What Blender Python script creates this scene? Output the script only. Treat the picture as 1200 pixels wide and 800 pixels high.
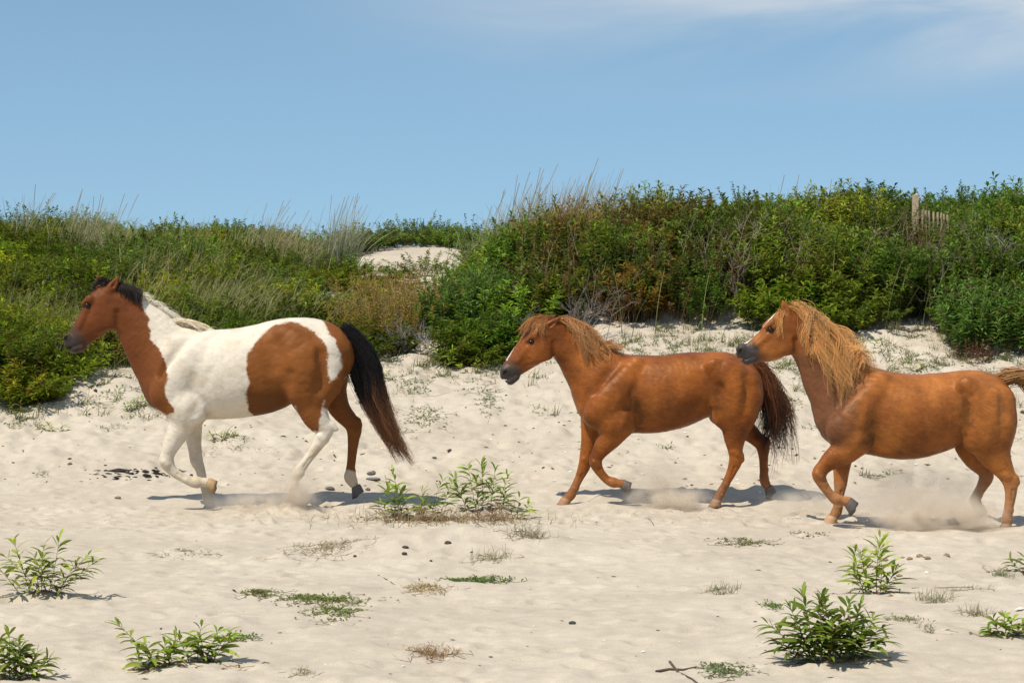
import bpy, math
import numpy as np
from mathutils import Vector, Matrix

# ------------------------------------------------------------------ camera, sky, sun
for o in list(bpy.data.objects): bpy.data.objects.remove(o)
scn = bpy.context.scene
COL = scn.collection
FPX, HOR, CAMZ = 2880.0, 344.0, 1.65        # focal length in photo px, horizon row, eye height
cam = bpy.data.objects.new('camera', bpy.data.cameras.new('camera')); COL.objects.link(cam)
cam.location = (0, 0, CAMZ); cam.rotation_euler = (math.radians(90), 0, 0)
cam.data.sensor_width = 36; cam.data.lens = FPX/1200*36
cam.data.shift_y = -(400-HOR)/1200
cam.data.clip_start = .1; cam.data.clip_end = 6000
scn.camera = cam

SUNDIR = Vector((-0.46, -0.43, 1.0)).normalized()      # towards the sun
elev = math.asin(SUNDIR.z)
sun = bpy.data.objects.new('sun', bpy.data.lights.new('sun', 'SUN')); COL.objects.link(sun)
sun.data.energy = 4.4; sun.data.angle = math.radians(.55); sun.data.color = (1, .925, .80)
sun.rotation_euler = SUNDIR.to_track_quat('Z', 'Y').to_euler()
world = bpy.data.worlds.new("World"); scn.world = world; world.use_nodes = True
nt = world.node_tree; nt.nodes.clear()
def N(nt, t, **kw):
    n = nt.nodes.new(t)
    for k, v in kw.items(): setattr(n, k, v)
    return n
L = nt.links.new
out = N(nt, 'ShaderNodeOutputWorld'); bg = N(nt, 'ShaderNodeBackground'); bg.inputs[1].default_value = .115
sky = N(nt, 'ShaderNodeTexSky', sky_type='NISHITA'); sky.sun_disc = False
sky.sun_elevation = elev; sky.sun_rotation = math.atan2(SUNDIR.x, SUNDIR.y)
sky.air_density = 1.0; sky.dust_density = .25; sky.ozone_density = 1.3
tc = N(nt, 'ShaderNodeTexCoord')
lift = N(nt, 'ShaderNodeVectorMath', operation='ADD'); lift.inputs[1].default_value = (0, 0, .17)
nrm = N(nt, 'ShaderNodeVectorMath', operation='NORMALIZE')
L(tc.outputs['Generated'], lift.inputs[0]); L(lift.outputs[0], nrm.inputs[0]); L(nrm.outputs[0], sky.inputs['Vector'])
# thin high cloud
mp = N(nt, 'ShaderNodeMapping'); mp.inputs['Scale'].default_value = (3.2, 3.2, 17); mp.inputs['Rotation'].default_value = (0, math.radians(9), 0)
mp.inputs['Location'].default_value = (.35, 0, .3)
L(tc.outputs['Generated'], mp.inputs['Vector'])
nz = N(nt, 'ShaderNodeTexNoise'); nz.inputs['Scale'].default_value = 1.5; nz.inputs['Detail'].default_value = 8; nz.inputs['Roughness'].default_value = .5
nz.inputs['Distortion'].default_value = .5
L(mp.outputs[0], nz.inputs['Vector'])
cr = N(nt, 'ShaderNodeMapRange', interpolation_type='SMOOTHSTEP'); cr.inputs[1].default_value = .36; cr.inputs[2].default_value = .72
L(nz.outputs[0], cr.inputs[0])
sep = N(nt, 'ShaderNodeSeparateXYZ'); L(tc.outputs['Generated'], sep.inputs[0])
hz = N(nt, 'ShaderNodeMapRange', interpolation_type='SMOOTHSTEP'); hz.inputs[1].default_value = .07; hz.inputs[2].default_value = .118
L(sep.outputs[2], hz.inputs[0])
hx = N(nt, 'ShaderNodeMapRange', interpolation_type='SMOOTHSTEP'); hx.inputs[1].default_value = -.12; hx.inputs[2].default_value = .17
L(sep.outputs[0], hx.inputs[0])
m1 = N(nt, 'ShaderNodeMath', operation='MULTIPLY'); L(hz.outputs[0], m1.inputs[0]); L(hx.outputs[0], m1.inputs[1])
m2 = N(nt, 'ShaderNodeMath', operation='MULTIPLY'); L(m1.outputs[0], m2.inputs[0]); L(cr.outputs[0], m2.inputs[1])
m3 = N(nt, 'ShaderNodeMath', operation='MULTIPLY'); L(m2.outputs[0], m3.inputs[0]); m3.inputs[1].default_value = .9
mix = N(nt, 'ShaderNodeMix', data_type='RGBA'); L(m3.outputs[0], mix.inputs[0]); L(sky.outputs[0], mix.inputs[6])
mix.inputs[7].default_value = (5.6, 5.2, 5.6, 1)
tint = N(nt, 'ShaderNodeVectorMath', operation='MULTIPLY'); tint.inputs[1].default_value = (1.05, 1.155, 1.08); L(mix.outputs[2], tint.inputs[0]); L(tint.outputs[0], bg.inputs[0]); L(bg.outputs[0], out.inputs[0])
scn.view_settings.view_transform = 'Standard'; scn.view_settings.look = 'None'
scn.view_settings.gamma = 1; scn.view_settings.exposure = 0.15
scn.render.engine = 'CYCLES'
scn.cycles.volume_bounces = 4

# ------------------------------------------------------------------ numeric helpers
rng = np.random.default_rng(7)
def _h(*c):
    x = np.zeros(np.broadcast(*c).shape, np.uint32) + np.uint32(374761393)
    for i, a in enumerate(c):
        x = x ^ (a.astype(np.int64).astype(np.uint32) * np.uint32([2654435761, 2246822519, 3266489917][i]))
        x = (x ^ (x >> np.uint32(15))) * np.uint32(2246822519)
    x = x ^ (x >> np.uint32(13)); x = x*np.uint32(3266489917); x = x ^ (x >> np.uint32(16))
    return x.astype(np.float64)/4294967295.0
def vn2(x, y):
    xi, yi = np.floor(x), np.floor(y); fx, fy = x-xi, y-yi
    fx = fx*fx*(3-2*fx); fy = fy*fy*(3-2*fy)
    a = _h(xi, yi)*(1-fx)+_h(xi+1, yi)*fx; b = _h(xi, yi+1)*(1-fx)+_h(xi+1, yi+1)*fx
    return (a*(1-fy)+b*fy)*2-1
def vn3(x, y, z):
    xi, yi, zi = np.floor(x), np.floor(y), np.floor(z); fx, fy, fz = x-xi, y-yi, z-zi
    fx = fx*fx*(3-2*fx); fy = fy*fy*(3-2*fy); fz = fz*fz*(3-2*fz)
    r = 0
    for k in (0, 1):
        a = _h(xi, yi, zi+k)*(1-fx)+_h(xi+1, yi, zi+k)*fx; b = _h(xi, yi+1, zi+k)*(1-fx)+_h(xi+1, yi+1, zi+k)*fx
        r = r + (a*(1-fy)+b*fy)*(fz if k else 1-fz)
    return r*2-1
def fbm2(x, y, o=4):
    r = 0; a = 1; t = 0
    for i in range(o): r = r+a*vn2(x*2**i+17.3*i, y*2**i+5.1*i); t += a; a *= .5
    return r/t
def fbm3(p, s, o=3):
    r = 0; a = 1; t = 0
    for i in range(o):
        q = p*(s*2**i)+11.7*i; r = r+a*vn3(q[:, 0], q[:, 1], q[:, 2]); t += a; a *= .5
    return r/t
def sstep(a, b, x):
    t = np.clip((x-a)/(b-a), 0, 1); return t*t*(3-2*t)
def norm(v): return v/np.maximum(np.linalg.norm(v, axis=-1, keepdims=True), 1e-9)
def inpoly(px, py, poly):
    r = np.zeros(px.shape, bool); n = len(poly)
    for i in range(n):
        x1, y1 = poly[i]; x2, y2 = poly[(i+1) % n]
        if y1 == y2: continue
        c = ((y1 > py) != (y2 > py)) & (px < (x2-x1)*(py-y1)/(y2-y1)+x1)
        r ^= c
    return r

# ------------------------------------------------------------------ mesh helpers
def mk_mesh(name, V, F, mat=None, col=None, smooth=True):
    """V (n,3); F list of (m,k) int arrays; col (n,3)"""
    me = bpy.data.meshes.new(name)
    F = [f for f in F if len(f)]
    me.vertices.add(len(V)); me.vertices.foreach_set('co', np.ascontiguousarray(V, np.float32).ravel())
    nl = sum(f.size for f in F); npol = sum(len(f) for f in F)
    me.loops.add(nl); me.loops.foreach_set('vertex_index', np.concatenate([f.ravel() for f in F]).astype(np.int32))
    tot = np.concatenate([np.full(len(f), f.shape[1], np.int32) for f in F])
    st = np.concatenate([[0], np.cumsum(tot)[:-1]]).astype(np.int32)
    me.polygons.add(npol); me.polygons.foreach_set('loop_start', st); me.polygons.foreach_set('loop_total', tot)
    me.polygons.foreach_set('use_smooth', np.full(npol, smooth))
    me.update(calc_edges=True); me.validate()
    if col is not None:
        a = me.color_attributes.new('col', 'FLOAT_COLOR', 'POINT')
        c = np.ones((len(V), 4), np.float32); c[:, :3] = col
        a.data.foreach_set('color', c.ravel())
    if mat: me.materials.append(mat)
    return me
def link(name, me, parent=None, loc=None):
    o = bpy.data.objects.new(name, me); COL.objects.link(o)
    if parent: o.parent = parent
    if loc is not None: o.location = loc
    return o
def tag(o, label=None, cat=None, group=None, kind=None):
    if label: o['label'] = label
    if cat: o['category'] = cat
    if group: o['group'] = group
    if kind: o['kind'] = kind
    return o
class Acc:
    def __init__(s): s.V = []; s.F3 = []; s.F4 = []; s.C = []; s.n = 0
    def add(s, V, F, C):
        V = np.asarray(V, float).reshape(-1, 3); F = np.asarray(F, int)
        C = np.broadcast_to(np.asarray(C, float), (len(V), 3))
        s.V.append(V); s.C.append(C); (s.F3 if F.shape[1] == 3 else s.F4).append(F+s.n); s.n += len(V)
    def mesh(s, name, mat, smooth=True, origin=None):
        V = np.concatenate(s.V)
        if origin is not None: V = V-np.asarray(origin)
        F = []
        if s.F3: F.append(np.concatenate(s.F3))
        if s.F4: F.append(np.concatenate(s.F4))
        return mk_mesh(name, V, F, mat, np.concatenate(s.C), smooth)
def add_leaves(acc, P, D, Ln, W, C, droop=.25, fold=.25, up=None):
    """lanceolate folded leaves"""
    n = len(P); D = norm(D)
    u = np.tile([0, 0, 1.], (n, 1)) if up is None else up
    S = np.cross(D, u+rng.normal(0, .25, (n, 3))); S = norm(S); U = norm(np.cross(S, D))
    Ln = np.broadcast_to(Ln, n)[:, None]; W = np.broadcast_to(W, n)[:, None]; dr = np.broadcast_to(droop, n)[:, None]
    z = np.array([0, 0, 1.])
    m = P+D*Ln*.45-z*Ln*dr*.12
    V = np.stack([P, m+S*W*.5+U*W*fold, m, m-S*W*.5+U*W*fold, P+D*Ln*.97-z*Ln*dr], 1).reshape(-1, 3)
    b = (np.arange(n)*5)[:, None]
    F = np.concatenate([b+[0, 2, 1], b+[0, 3, 2], b+[1, 2, 4], b+[2, 3, 4]])
    acc.add(V, F, np.repeat(C, 5, 0) if C.ndim == 2 else C)
def add_leaves_fine(acc, P, D, Ln, W, C, droop=.25):
    """the same leaf with a rounded outline and an arched midrib, for plants close to the camera"""
    n = len(P); D = norm(D); S = norm(np.cross(D, np.tile([0, 0, 1.], (n, 1))+rng.normal(0, .3, (n, 3)))); U = norm(np.cross(S, D))
    Ln = np.broadcast_to(Ln, n)[:, None]; W = np.broadcast_to(W, n)[:, None]; dr = np.broadcast_to(droop, n)[:, None]; z = np.array([0, 0, 1.]); cv = rng.normal(0, .08, (n, 1))
    ts = (.12, .3, .5, .7, .87); ws = (.42, .82, 1.0, .78, .42)
    V = [P]
    for t, w in zip(ts, ws):
        m = P+D*Ln*t-z*Ln*dr*t*t*.9+S*Ln*cv*t*t
        V += [m+S*W*.42*w+U*W*.16*w, m, m-S*W*.42*w+U*W*.16*w]
    V.append(P+D*Ln*.98-z*Ln*dr*.95+S*Ln*cv); k = len(V); V = np.stack(V, 1).reshape(-1, 3); b = (np.arange(n)*k)[:, None]
    T3 = [[0, 2, 1], [0, 3, 2]]; e = 1+3*4; T3 += [[e, e+1, k-1], [e+1, e+2, k-1]]
    F3 = np.concatenate([b+f for f in T3]); F4 = np.concatenate([b+[1+3*i+j, 2+3*i+j, 5+3*i+j, 4+3*i+j] for i in range(4) for j in (0, 1)])
    Cv = np.repeat(C, k, 0).reshape(n, k, 3).copy(); Cv[:, [2+3*i for i in range(5)]] *= 1.25; Cv[:, 0] *= 1.2
    acc.V.append(V); acc.C.append(np.clip(Cv.reshape(-1, 3), 0, .9)); acc.F3.append(F3+acc.n); acc.F4.append(F4+acc.n); acc.n += len(V)
def add_tubes(acc, P, R, C, sides=3):
    """P (n,k,3) polylines, R (n,k), C (n,3) or (n,k,3)"""
    n, k, _ = P.shape
    T = np.gradient(P, axis=1); T = norm(T)
    ref = np.where(np.abs(T[:, :, 1:2]) < .9, np.array([0, 1., 0]), np.array([1., 0, 0]))
    A = norm(np.cross(T, ref)); B = np.cross(T, A)
    ang = np.arange(sides)/sides*2*np.pi
    V = P[:, :, None]+R[:, :, None, None]*(np.cos(ang)[None, None, :, None]*A[:, :, None]+np.sin(ang)[None, None, :, None]*B[:, :, None])
    idx = np.arange(n*k*sides).reshape(n, k, sides)
    a = idx[:, :-1]; b = idx[:, 1:]
    F = np.stack([a, np.roll(a, -1, 2), np.roll(b, -1, 2), b], -1).reshape(-1, 4)
    C = np.asarray(C, float)
    if C.ndim == 2: C = np.repeat(C[:, None], k, 1)
    acc.add(V.reshape(-1, 3), F, np.repeat(C.reshape(-1, 3), sides, 0))
def add_blades(acc, P, W, C, facing=None):
    """flat tapering ribbons: P (n,k,3), W (n,) base width"""
    n, k, _ = P.shape
    T = norm(np.gradient(P, axis=1))
    az = rng.uniform(0, np.pi, n) if facing is None else facing
    S = np.stack([np.cos(az), np.sin(az), 0*az], 1)[:, None]
    S = norm(S-T*np.sum(S*T, -1, keepdims=True))
    w = (np.linspace(1, .08, k)**.7)[None, :, None]*np.broadcast_to(W, n)[:, None, None]*.5
    V = np.stack([P-S*w, P+S*w], 2)
    idx = np.arange(n*k*2).reshape(n, k, 2)
    F = np.stack([idx[:, :-1, 0], idx[:, :-1, 1], idx[:, 1:, 1], idx[:, 1:, 0]], -1).reshape(-1, 4)
    C = np.asarray(C, float)
    if C.ndim == 2: C = np.repeat(C[:, None], k, 1)
    acc.add(V.reshape(-1, 3), F, np.repeat(C.reshape(-1, 3), 2, 0))

# ------------------------------------------------------------------ materials
def new_mat(name):
    m = bpy.data.materials.new(name); m.use_nodes = True; nt = m.node_tree; nt.nodes.clear()
    o = N(nt, 'ShaderNodeOutputMaterial'); return m, nt, o
def leaf_mat(name, trans=.3, rough=.45, spec=.4):
    m, nt, o = new_mat(name); L = nt.links.new
    a = N(nt, 'ShaderNodeVertexColor', layer_name='col')
    b = N(nt, 'ShaderNodeBsdfPrincipled'); b.inputs['Roughness'].default_value = rough; b.inputs['Specular IOR Level'].default_value = spec
    L(a.outputs[0], b.inputs['Base Color'])
    t = N(nt, 'ShaderNodeBsdfTranslucent')
    hs = N(nt, 'ShaderNodeHueSaturation'); hs.inputs['Value'].default_value = 1.35; L(a.outputs[0], hs.inputs['Color']); L(hs.outputs[0], t.inputs[0])
    x = N(nt, 'ShaderNodeMixShader'); x.inputs[0].default_value = trans
    L(b.outputs[0], x.inputs[1]); L(t.outputs[0], x.inputs[2]); L(x.outputs[0], o.inputs[0])
    return m
def hair_mat(name, rough=.42, spec=.4, trans=0):
    m, nt, o = new_mat(name); L = nt.links.new
    a = N(nt, 'ShaderNodeVertexColor', layer_name='col')
    b = N(nt, 'ShaderNodeBsdfPrincipled'); b.inputs['Roughness'].default_value = rough; b.inputs['Specular IOR Level'].default_value = spec
    L(a.outputs[0], b.inputs['Base Color'])
    if trans:
        t = N(nt, 'ShaderNodeBsdfTranslucent'); L(a.outputs[0], t.inputs[0]); x = N(nt, 'ShaderNodeMixShader'); x.inputs[0].default_value = trans
        L(b.outputs[0], x.inputs[1]); L(t.outputs[0], x.inputs[2]); L(x.outputs[0], o.inputs[0])
    else: L(b.outputs[0], o.inputs[0])
    return m
def coat_mat(name, rough=.52, var=.35):
    m, nt, o = new_mat(name); L = nt.links.new
    a = N(nt, 'ShaderNodeVertexColor', layer_name='col')
    tc = N(nt, 'ShaderNodeTexCoord')
    vr = N(nt, 'ShaderNodeVectorRotate', rotation_type='Y_AXIS'); vr.inputs['Angle'].default_value = -.45; L(tc.outputs['Object'], vr.inputs['Vector'])
    mp = N(nt, 'ShaderNodeMapping'); mp.inputs['Scale'].default_value = (.16, 1, 1); L(vr.outputs[0], mp.inputs[0])
    n1 = N(nt, 'ShaderNodeTexNoise'); n1.inputs['Scale'].default_value = 120; n1.inputs['Detail'].default_value = 6; n1.inputs['Roughness'].default_value = .7; n1.inputs['Distortion'].default_value = .3
    L(mp.outputs[0], n1.inputs['Vector'])
    n2 = N(nt, 'ShaderNodeTexNoise'); n2.inputs['Scale'].default_value = 19; n2.inputs['Detail'].default_value = 7; n2.inputs['Roughness'].default_value = .62; mp2 = N(nt, 'ShaderNodeMapping'); mp2.inputs['Scale'].default_value = (.55, 1, 1); L(vr.outputs[0], mp2.inputs[0]); L(mp2.outputs[0], n2.inputs['Vector'])
    mr = N(nt, 'ShaderNodeMapRange'); mr.inputs[1].default_value = .3; mr.inputs[2].default_value = .7; mr.inputs[3].default_value = 1-var*.5; mr.inputs[4].default_value = 1+var*.5
    L(n1.outputs[0], mr.inputs[0])
    mr2 = N(nt, 'ShaderNodeMapRange'); mr2.inputs[1].default_value = .3; mr2.inputs[2].default_value = .7; mr2.inputs[3].default_value = 1-var*.38; mr2.inputs[4].default_value = 1+var*.38
    L(n2.outputs[0], mr2.inputs[0])
    mu = N(nt, 'ShaderNodeMath', operation='MULTIPLY'); L(mr.outputs[0], mu.inputs[0]); L(mr2.outputs[0], mu.inputs[1])
    vm = N(nt, 'ShaderNodeVectorMath', operation='SCALE'); L(a.outputs[0], vm.inputs[0]); L(mu.outputs[0], vm.inputs['Scale'])
    b = N(nt, 'ShaderNodeBsdfPrincipled'); b.inputs['Roughness'].default_value = rough; b.inputs['Specular IOR Level'].default_value = .32
    b.inputs['Specular Tint'].default_value = (1, .75, .5, 1)
    L(vm.outputs[0], b.inputs['Base Color'])
    bp = N(nt, 'ShaderNodeBump'); bp.inputs['Strength'].default_value = .35; bp.inputs['Distance'].default_value = .006; L(n1.outputs[0], bp.inputs['Height'])
    bp2 = N(nt, 'ShaderNodeBump'); bp2.inputs['Strength'].default_value = .3; bp2.inputs['Distance'].default_value = .02; L(n2.outputs[0], bp2.inputs['Height']); L(bp.outputs[0], bp2.inputs['Normal'])
    L(bp2.outputs[0], b.inputs['Normal']); L(b.outputs[0], o.inputs[0]); return m
def plain_mat(name, col, rough=.7, scale=40, var=.3, bump=.3, spec=.3):
    m, nt, o = new_mat(name); L = nt.links.new
    tc = N(nt, 'ShaderNodeTexCoord'); n1 = N(nt, 'ShaderNodeTexNoise'); n1.inputs['Scale'].default_value = scale; n1.inputs['Detail'].default_value = 6
    L(tc.outputs['Object'], n1.inputs['Vector'])
    r = N(nt, 'ShaderNodeValToRGB'); e = r.color_ramp.elements
    e[0].position = .3; e[1].position = .7
    e[0].color = (*[c*(1-var) for c in col], 1); e[1].color = (*[c*(1+var) for c in col], 1)
    L(n1.outputs[0], r.inputs[0])
    b = N(nt, 'ShaderNodeBsdfPrincipled'); b.inputs['Roughness'].default_value = rough; b.inputs['Specular IOR Level'].default_value = spec
    L(r.outputs[0], b.inputs['Base Color'])
    bp = N(nt, 'ShaderNodeBump'); bp.inputs['Strength'].default_value = bump; bp.inputs['Distance'].default_value = .01; L(n1.outputs[0], bp.inputs['Height'])
    L(bp.outputs[0], b.inputs['Normal']); L(b.outputs[0], o.inputs[0]); return m
M_leaf = leaf_mat('leaf', .3, .5, .14); M_grass = leaf_mat('grass_blade', .25, .55, .3); M_bark = hair_mat('stem', .8, .2)
M_hair = hair_mat('horse_hair', .5, .25)
M_coat = coat_mat('horse_coat', .42, .46); M_coat_w = coat_mat('pinto_coat', .58, .16)

def sand_mat():
    m, nt, o = new_mat('sand'); L = nt.links.new
    tc = N(nt, 'ShaderNodeTexCoord'); P = tc.outputs['Object']
    def nz(s, d=6, r=.6):
        n = N(nt, 'ShaderNodeTexNoise'); n.inputs['Scale'].default_value = s; n.inputs['Detail'].default_value = d; n.inputs['Roughness'].default_value = r
        L(P, n.inputs['Vector']); return n.outputs[0]
    big = nz(.9, 5); mid = nz(9, 6, .7); fine = nz(160, 3, .7)
    r = N(nt, 'ShaderNodeValToRGB'); e = r.color_ramp.elements; e[0].position = .32; e[0].color = (.450, .385, .302, 1); e[1].position = .68; e[1].color = (.535, .466, .372, 1)
    L(big, r.inputs[0])
    r2 = N(nt, 'ShaderNodeMapRange'); r2.inputs[1].default_value = .3; r2.inputs[2].default_value = .7; r2.inputs[3].default_value = .9; r2.inputs[4].default_value = 1.08; L(mid, r2.inputs[0])
    r3 = N(nt, 'ShaderNodeMapRange'); r3.inputs[1].default_value = .25; r3.inputs[2].default_value = .75; r3.inputs[3].default_value = .82; r3.inputs[4].default_value = 1.15; L(fine, r3.inputs[0])
    mu = N(nt, 'ShaderNodeMath', operation='MULTIPLY'); L(r2.outputs[0], mu.inputs[0]); L(r3.outputs[0], mu.inputs[1])
    # small dark grit
    vo = N(nt, 'ShaderNodeTexVoronoi'); vo.inputs['Scale'].default_value = 38; L(P, vo.inputs['Vector'])
    g = N(nt, 'ShaderNodeMapRange'); g.inputs[1].default_value = .07; g.inputs[2].default_value = .12; g.inputs[3].default_value = .55; g.inputs[4].default_value = 1; L(vo.outputs['Distance'], g.inputs[0])
    gm = nz(2.2, 3); gs = N(nt, 'ShaderNodeMapRange'); gs.inputs[1].default_value = .52; gs.inputs[2].default_value = .62; L(gm, gs.inputs[0])
    gx = N(nt, 'ShaderNodeMix', data_type='FLOAT'); gx.inputs[2].default_value = 1; L(gs.outputs[0], gx.inputs[0]); L(g.outputs[0], gx.inputs[3])
    mu2 = N(nt, 'ShaderNodeMath', operation='MULTIPLY'); L(mu.outputs[0], mu2.inputs[0]); L(gx.outputs[0], mu2.inputs[1])
    vm = N(nt, 'ShaderNodeVectorMath', operation='SCALE'); L(r.outputs[0], vm.inputs[0]); L(mu2.outputs[0], vm.inputs['Scale'])
    b = N(nt, 'ShaderNodeBsdfPrincipled'); b.inputs['Roughness'].default_value = .95; b.inputs['Specular IOR Level'].default_value = .15
    L(vm.outputs[0], b.inputs['Base Color'])
    b1 = N(nt, 'ShaderNodeBump'); b1.inputs['Strength'].default_value = .5; b1.inputs['Distance'].default_value = .018; L(mid, b1.inputs['Height'])
    b2 = N(nt, 'ShaderNodeBump'); b2.inputs['Strength'].default_value = .45; b2.inputs['Distance'].default_value = .005; L(fine, b2.inputs['Height']); L(b1.outputs[0], b2.inputs['Normal'])
    L(b2.outputs[0], b.inputs['Normal']); L(b.outputs[0], o.inputs[0]); return m
M_sand = sand_mat()

# ------------------------------------------------------------------ terrain
TX = np.array([-14, -6, -4, -2.6, -1.6, -.6, .2, 1.5, 4, 8, 14.])
TY = np.array([-60, 18.6, 20, 21.5, 23, 24.5, 26, 27.5, 29, 31, 34, 36, 38, 40, 42, 46, 60, 90.])
_l = [0, 0, .15, .45, .8, 1.05, 1.3, 1.5, 1.7, 1.95, 2.2, 2.3, 2.35, 2.4, 2.3, 1.8, .6, 0]
TZ = np.array([_l, _l, [0, 0, .15, .43, .77, 1.05, 1.3, 1.5, 1.7, 1.92, 2.15, 2.25, 2.32, 2.4, 2.3, 1.8, .6, 0],
    [0, 0, .12, .4, .72, 1.0, 1.25, 1.42, 1.55, 1.7, 1.8, 1.92, 2.15, 2.35, 2.4, 1.8, .6, 0],
    [0, 0, .12, .35, .65, .95, 1.18, 1.3, 1.38, 1.45, 1.6, 1.92, 2.2, 2.42, 2.45, 1.8, .6, 0],
    [0, 0, .12, .35, .65, .95, 1.22, 1.36, 1.42, 1.5, 1.65, 1.95, 2.22, 2.42, 2.4, 1.8, .6, 0],
    [0, 0, .12, .38, .7, 1.0, 1.35, 1.8, 2.05, 2.12, 2.15, 2.2, 2.3, 2.4, 2.3, 1.8, .6, 0],
    [0, 0, .12, .38, .7, 1.02, 1.4, 1.9, 2.12, 2.2, 2.25, 2.25, 2.3, 2.3, 2.2, 1.7, .6, 0],
    [0, 0, .12, .38, .7, 1.02, 1.4, 1.85, 2.1, 2.25, 2.42, 2.45, 2.4, 2.3, 2.2, 1.7, .6, 0],
    [0, 0, .12, .38, .7, 1.02, 1.4, 1.85, 2.15, 2.4, 2.7, 2.7, 2.6, 2.4, 2.2, 1.7, .6, 0],
    [0, 0, .12, .38, .7, 1.02, 1.4, 1.85, 2.15, 2.4, 2.7, 2.7, 2.6, 2.4, 2.2, 1.7, .6, 0]])
_gx = np.arange(-14, 14.01, .2); _gy = np.arange(10, 90.01, .2)
_t = np.array([np.interp(_gy, TY, r) for r in TZ])
_G = np.array([np.interp(_gx, TX, _t[:, j]) for j in range(len(_gy))])      # [y,x]
for _ in range(5):
    p = np.pad(_G, 1, mode='edge'); _G = (p[:-2, 1:-1]+p[2:, 1:-1]+p[1:-1, :-2]+p[1:-1, 2:]+4*p[1:-1, 1:-1])/8
HOOF = []   # (x, y, z) places pressed or heaped by hooves
def px2w(px, py, Y): return np.array([(px-600)/FPX*Y, Y, CAMZ+(HOR-py)/FPX*Y])
MOUNDS = [(px2w(540, 640, 15.9), .75, .42, .13), (px2w(50, 700, 13.35), .22, .2, .035), (px2w(985, 775, 11.0), .3, .2, .03), (px2w(1150, 640, 16.6), .6, .5, .03)]
def base_h(x, y):
    fx = np.clip((x+14)/.2, 0, len(_gx)-1.001); fy = np.clip((y-10)/.2, 0, len(_gy)-1.001)
    i = fx.astype(int); j = fy.astype(int); u = fx-i; v = fy-j
    return (_G[j, i]*(1-u)+_G[j, i+1]*u)*(1-v)+(_G[j+1, i]*(1-u)+_G[j+1, i+1]*u)*v
# hollow footprints trodden in the flat sand
_fr = np.random.default_rng(21)
FP = np.stack([_fr.uniform(-5, 5, 1500), _fr.uniform(9.5, 22.5, 1500), _fr.uniform(.035, .10, 1500), _fr.uniform(.006, .024, 1500)], 1)
FP = np.concatenate([FP, np.stack([_fr.uniform(-5, 5, 260), _fr.normal(18.1, .5, 260), _fr.uniform(.045, .065, 260), _fr.uniform(.024, .045, 260)], 1)])
def height(x, y):
    x = np.asarray(x, float); y = np.asarray(y, float)
    z = base_h(x, y)
    near = sstep(90, 40, y)*sstep(60, 20, np.abs(x))
    flat = 1-sstep(19, 21, y)
    path = np.exp(-((y-18.2)/1.1)**2)                   # beaten flatter where the horses run
    z = z+near*(fbm2(x*.45, y*.45, 2)*.035+(fbm2(x*1.5+3, y*1.2, 3)*.032+np.abs(fbm2(x*4.2, y*3.6, 3))*.034-.012)*(1-.55*path)
        + (1-flat)*sstep(30, 26, y)*(np.abs(fbm2(x*3, y*3, 4))*.09))
    for cx_, w_, a_ in ((-6.9, .7, .16), (-5.6, .45, -.12), (-4.5, .7, .06), (-3.0, .55, -.08), (5.2, .9, -.12)):
        z = z+a_*np.exp(-((x-cx_)/w_)**2)*np.exp(-((y-36.5)/4.)**2)
    for c, rx, ry, hh in MOUNDS:
        z = z+hh*np.exp(-((x-c[0])/rx)**2-((y-c[1])/ry)**2)*(1+.35*fbm2(x*6, y*6, 3))
    for hx, hy, hzv, r in HOOF:
        w = np.exp(-(((x-hx)/r)**2+((y-hy)/r)**2)**1.5); z = z*(1-w)+w*hzv
    return z
def footprints(x, y, z):
    sh = z.shape; z = z.ravel().copy(); x = x.ravel(); y = y.ravel()
    o = np.argsort(y, kind='stable'); ys = y[o]
    for fx, fy, r, d in FP:
        a, b = np.searchsorted(ys, (fy-3*r, fy+3*r)); ii = o[a:b]
        ii = ii[np.abs(x[ii]-fx) < 3*r]
        q = np.sqrt((x[ii]-fx)**2+(y[ii]-fy)**2)/r
        z[ii] += d*(-np.exp(-q**2*1.6)+.55*np.exp(-(q-1.25)**2*6))
    return z.reshape(sh)
def ground_at(px, py):
    Ys = np.arange(9, 45, .02); P = px2w(px, py, Ys)
    h = height(P[0], Ys); k = np.argmax(P[2] <= h)
    return np.array([P[0][k], Ys[k], h[k]])

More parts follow.
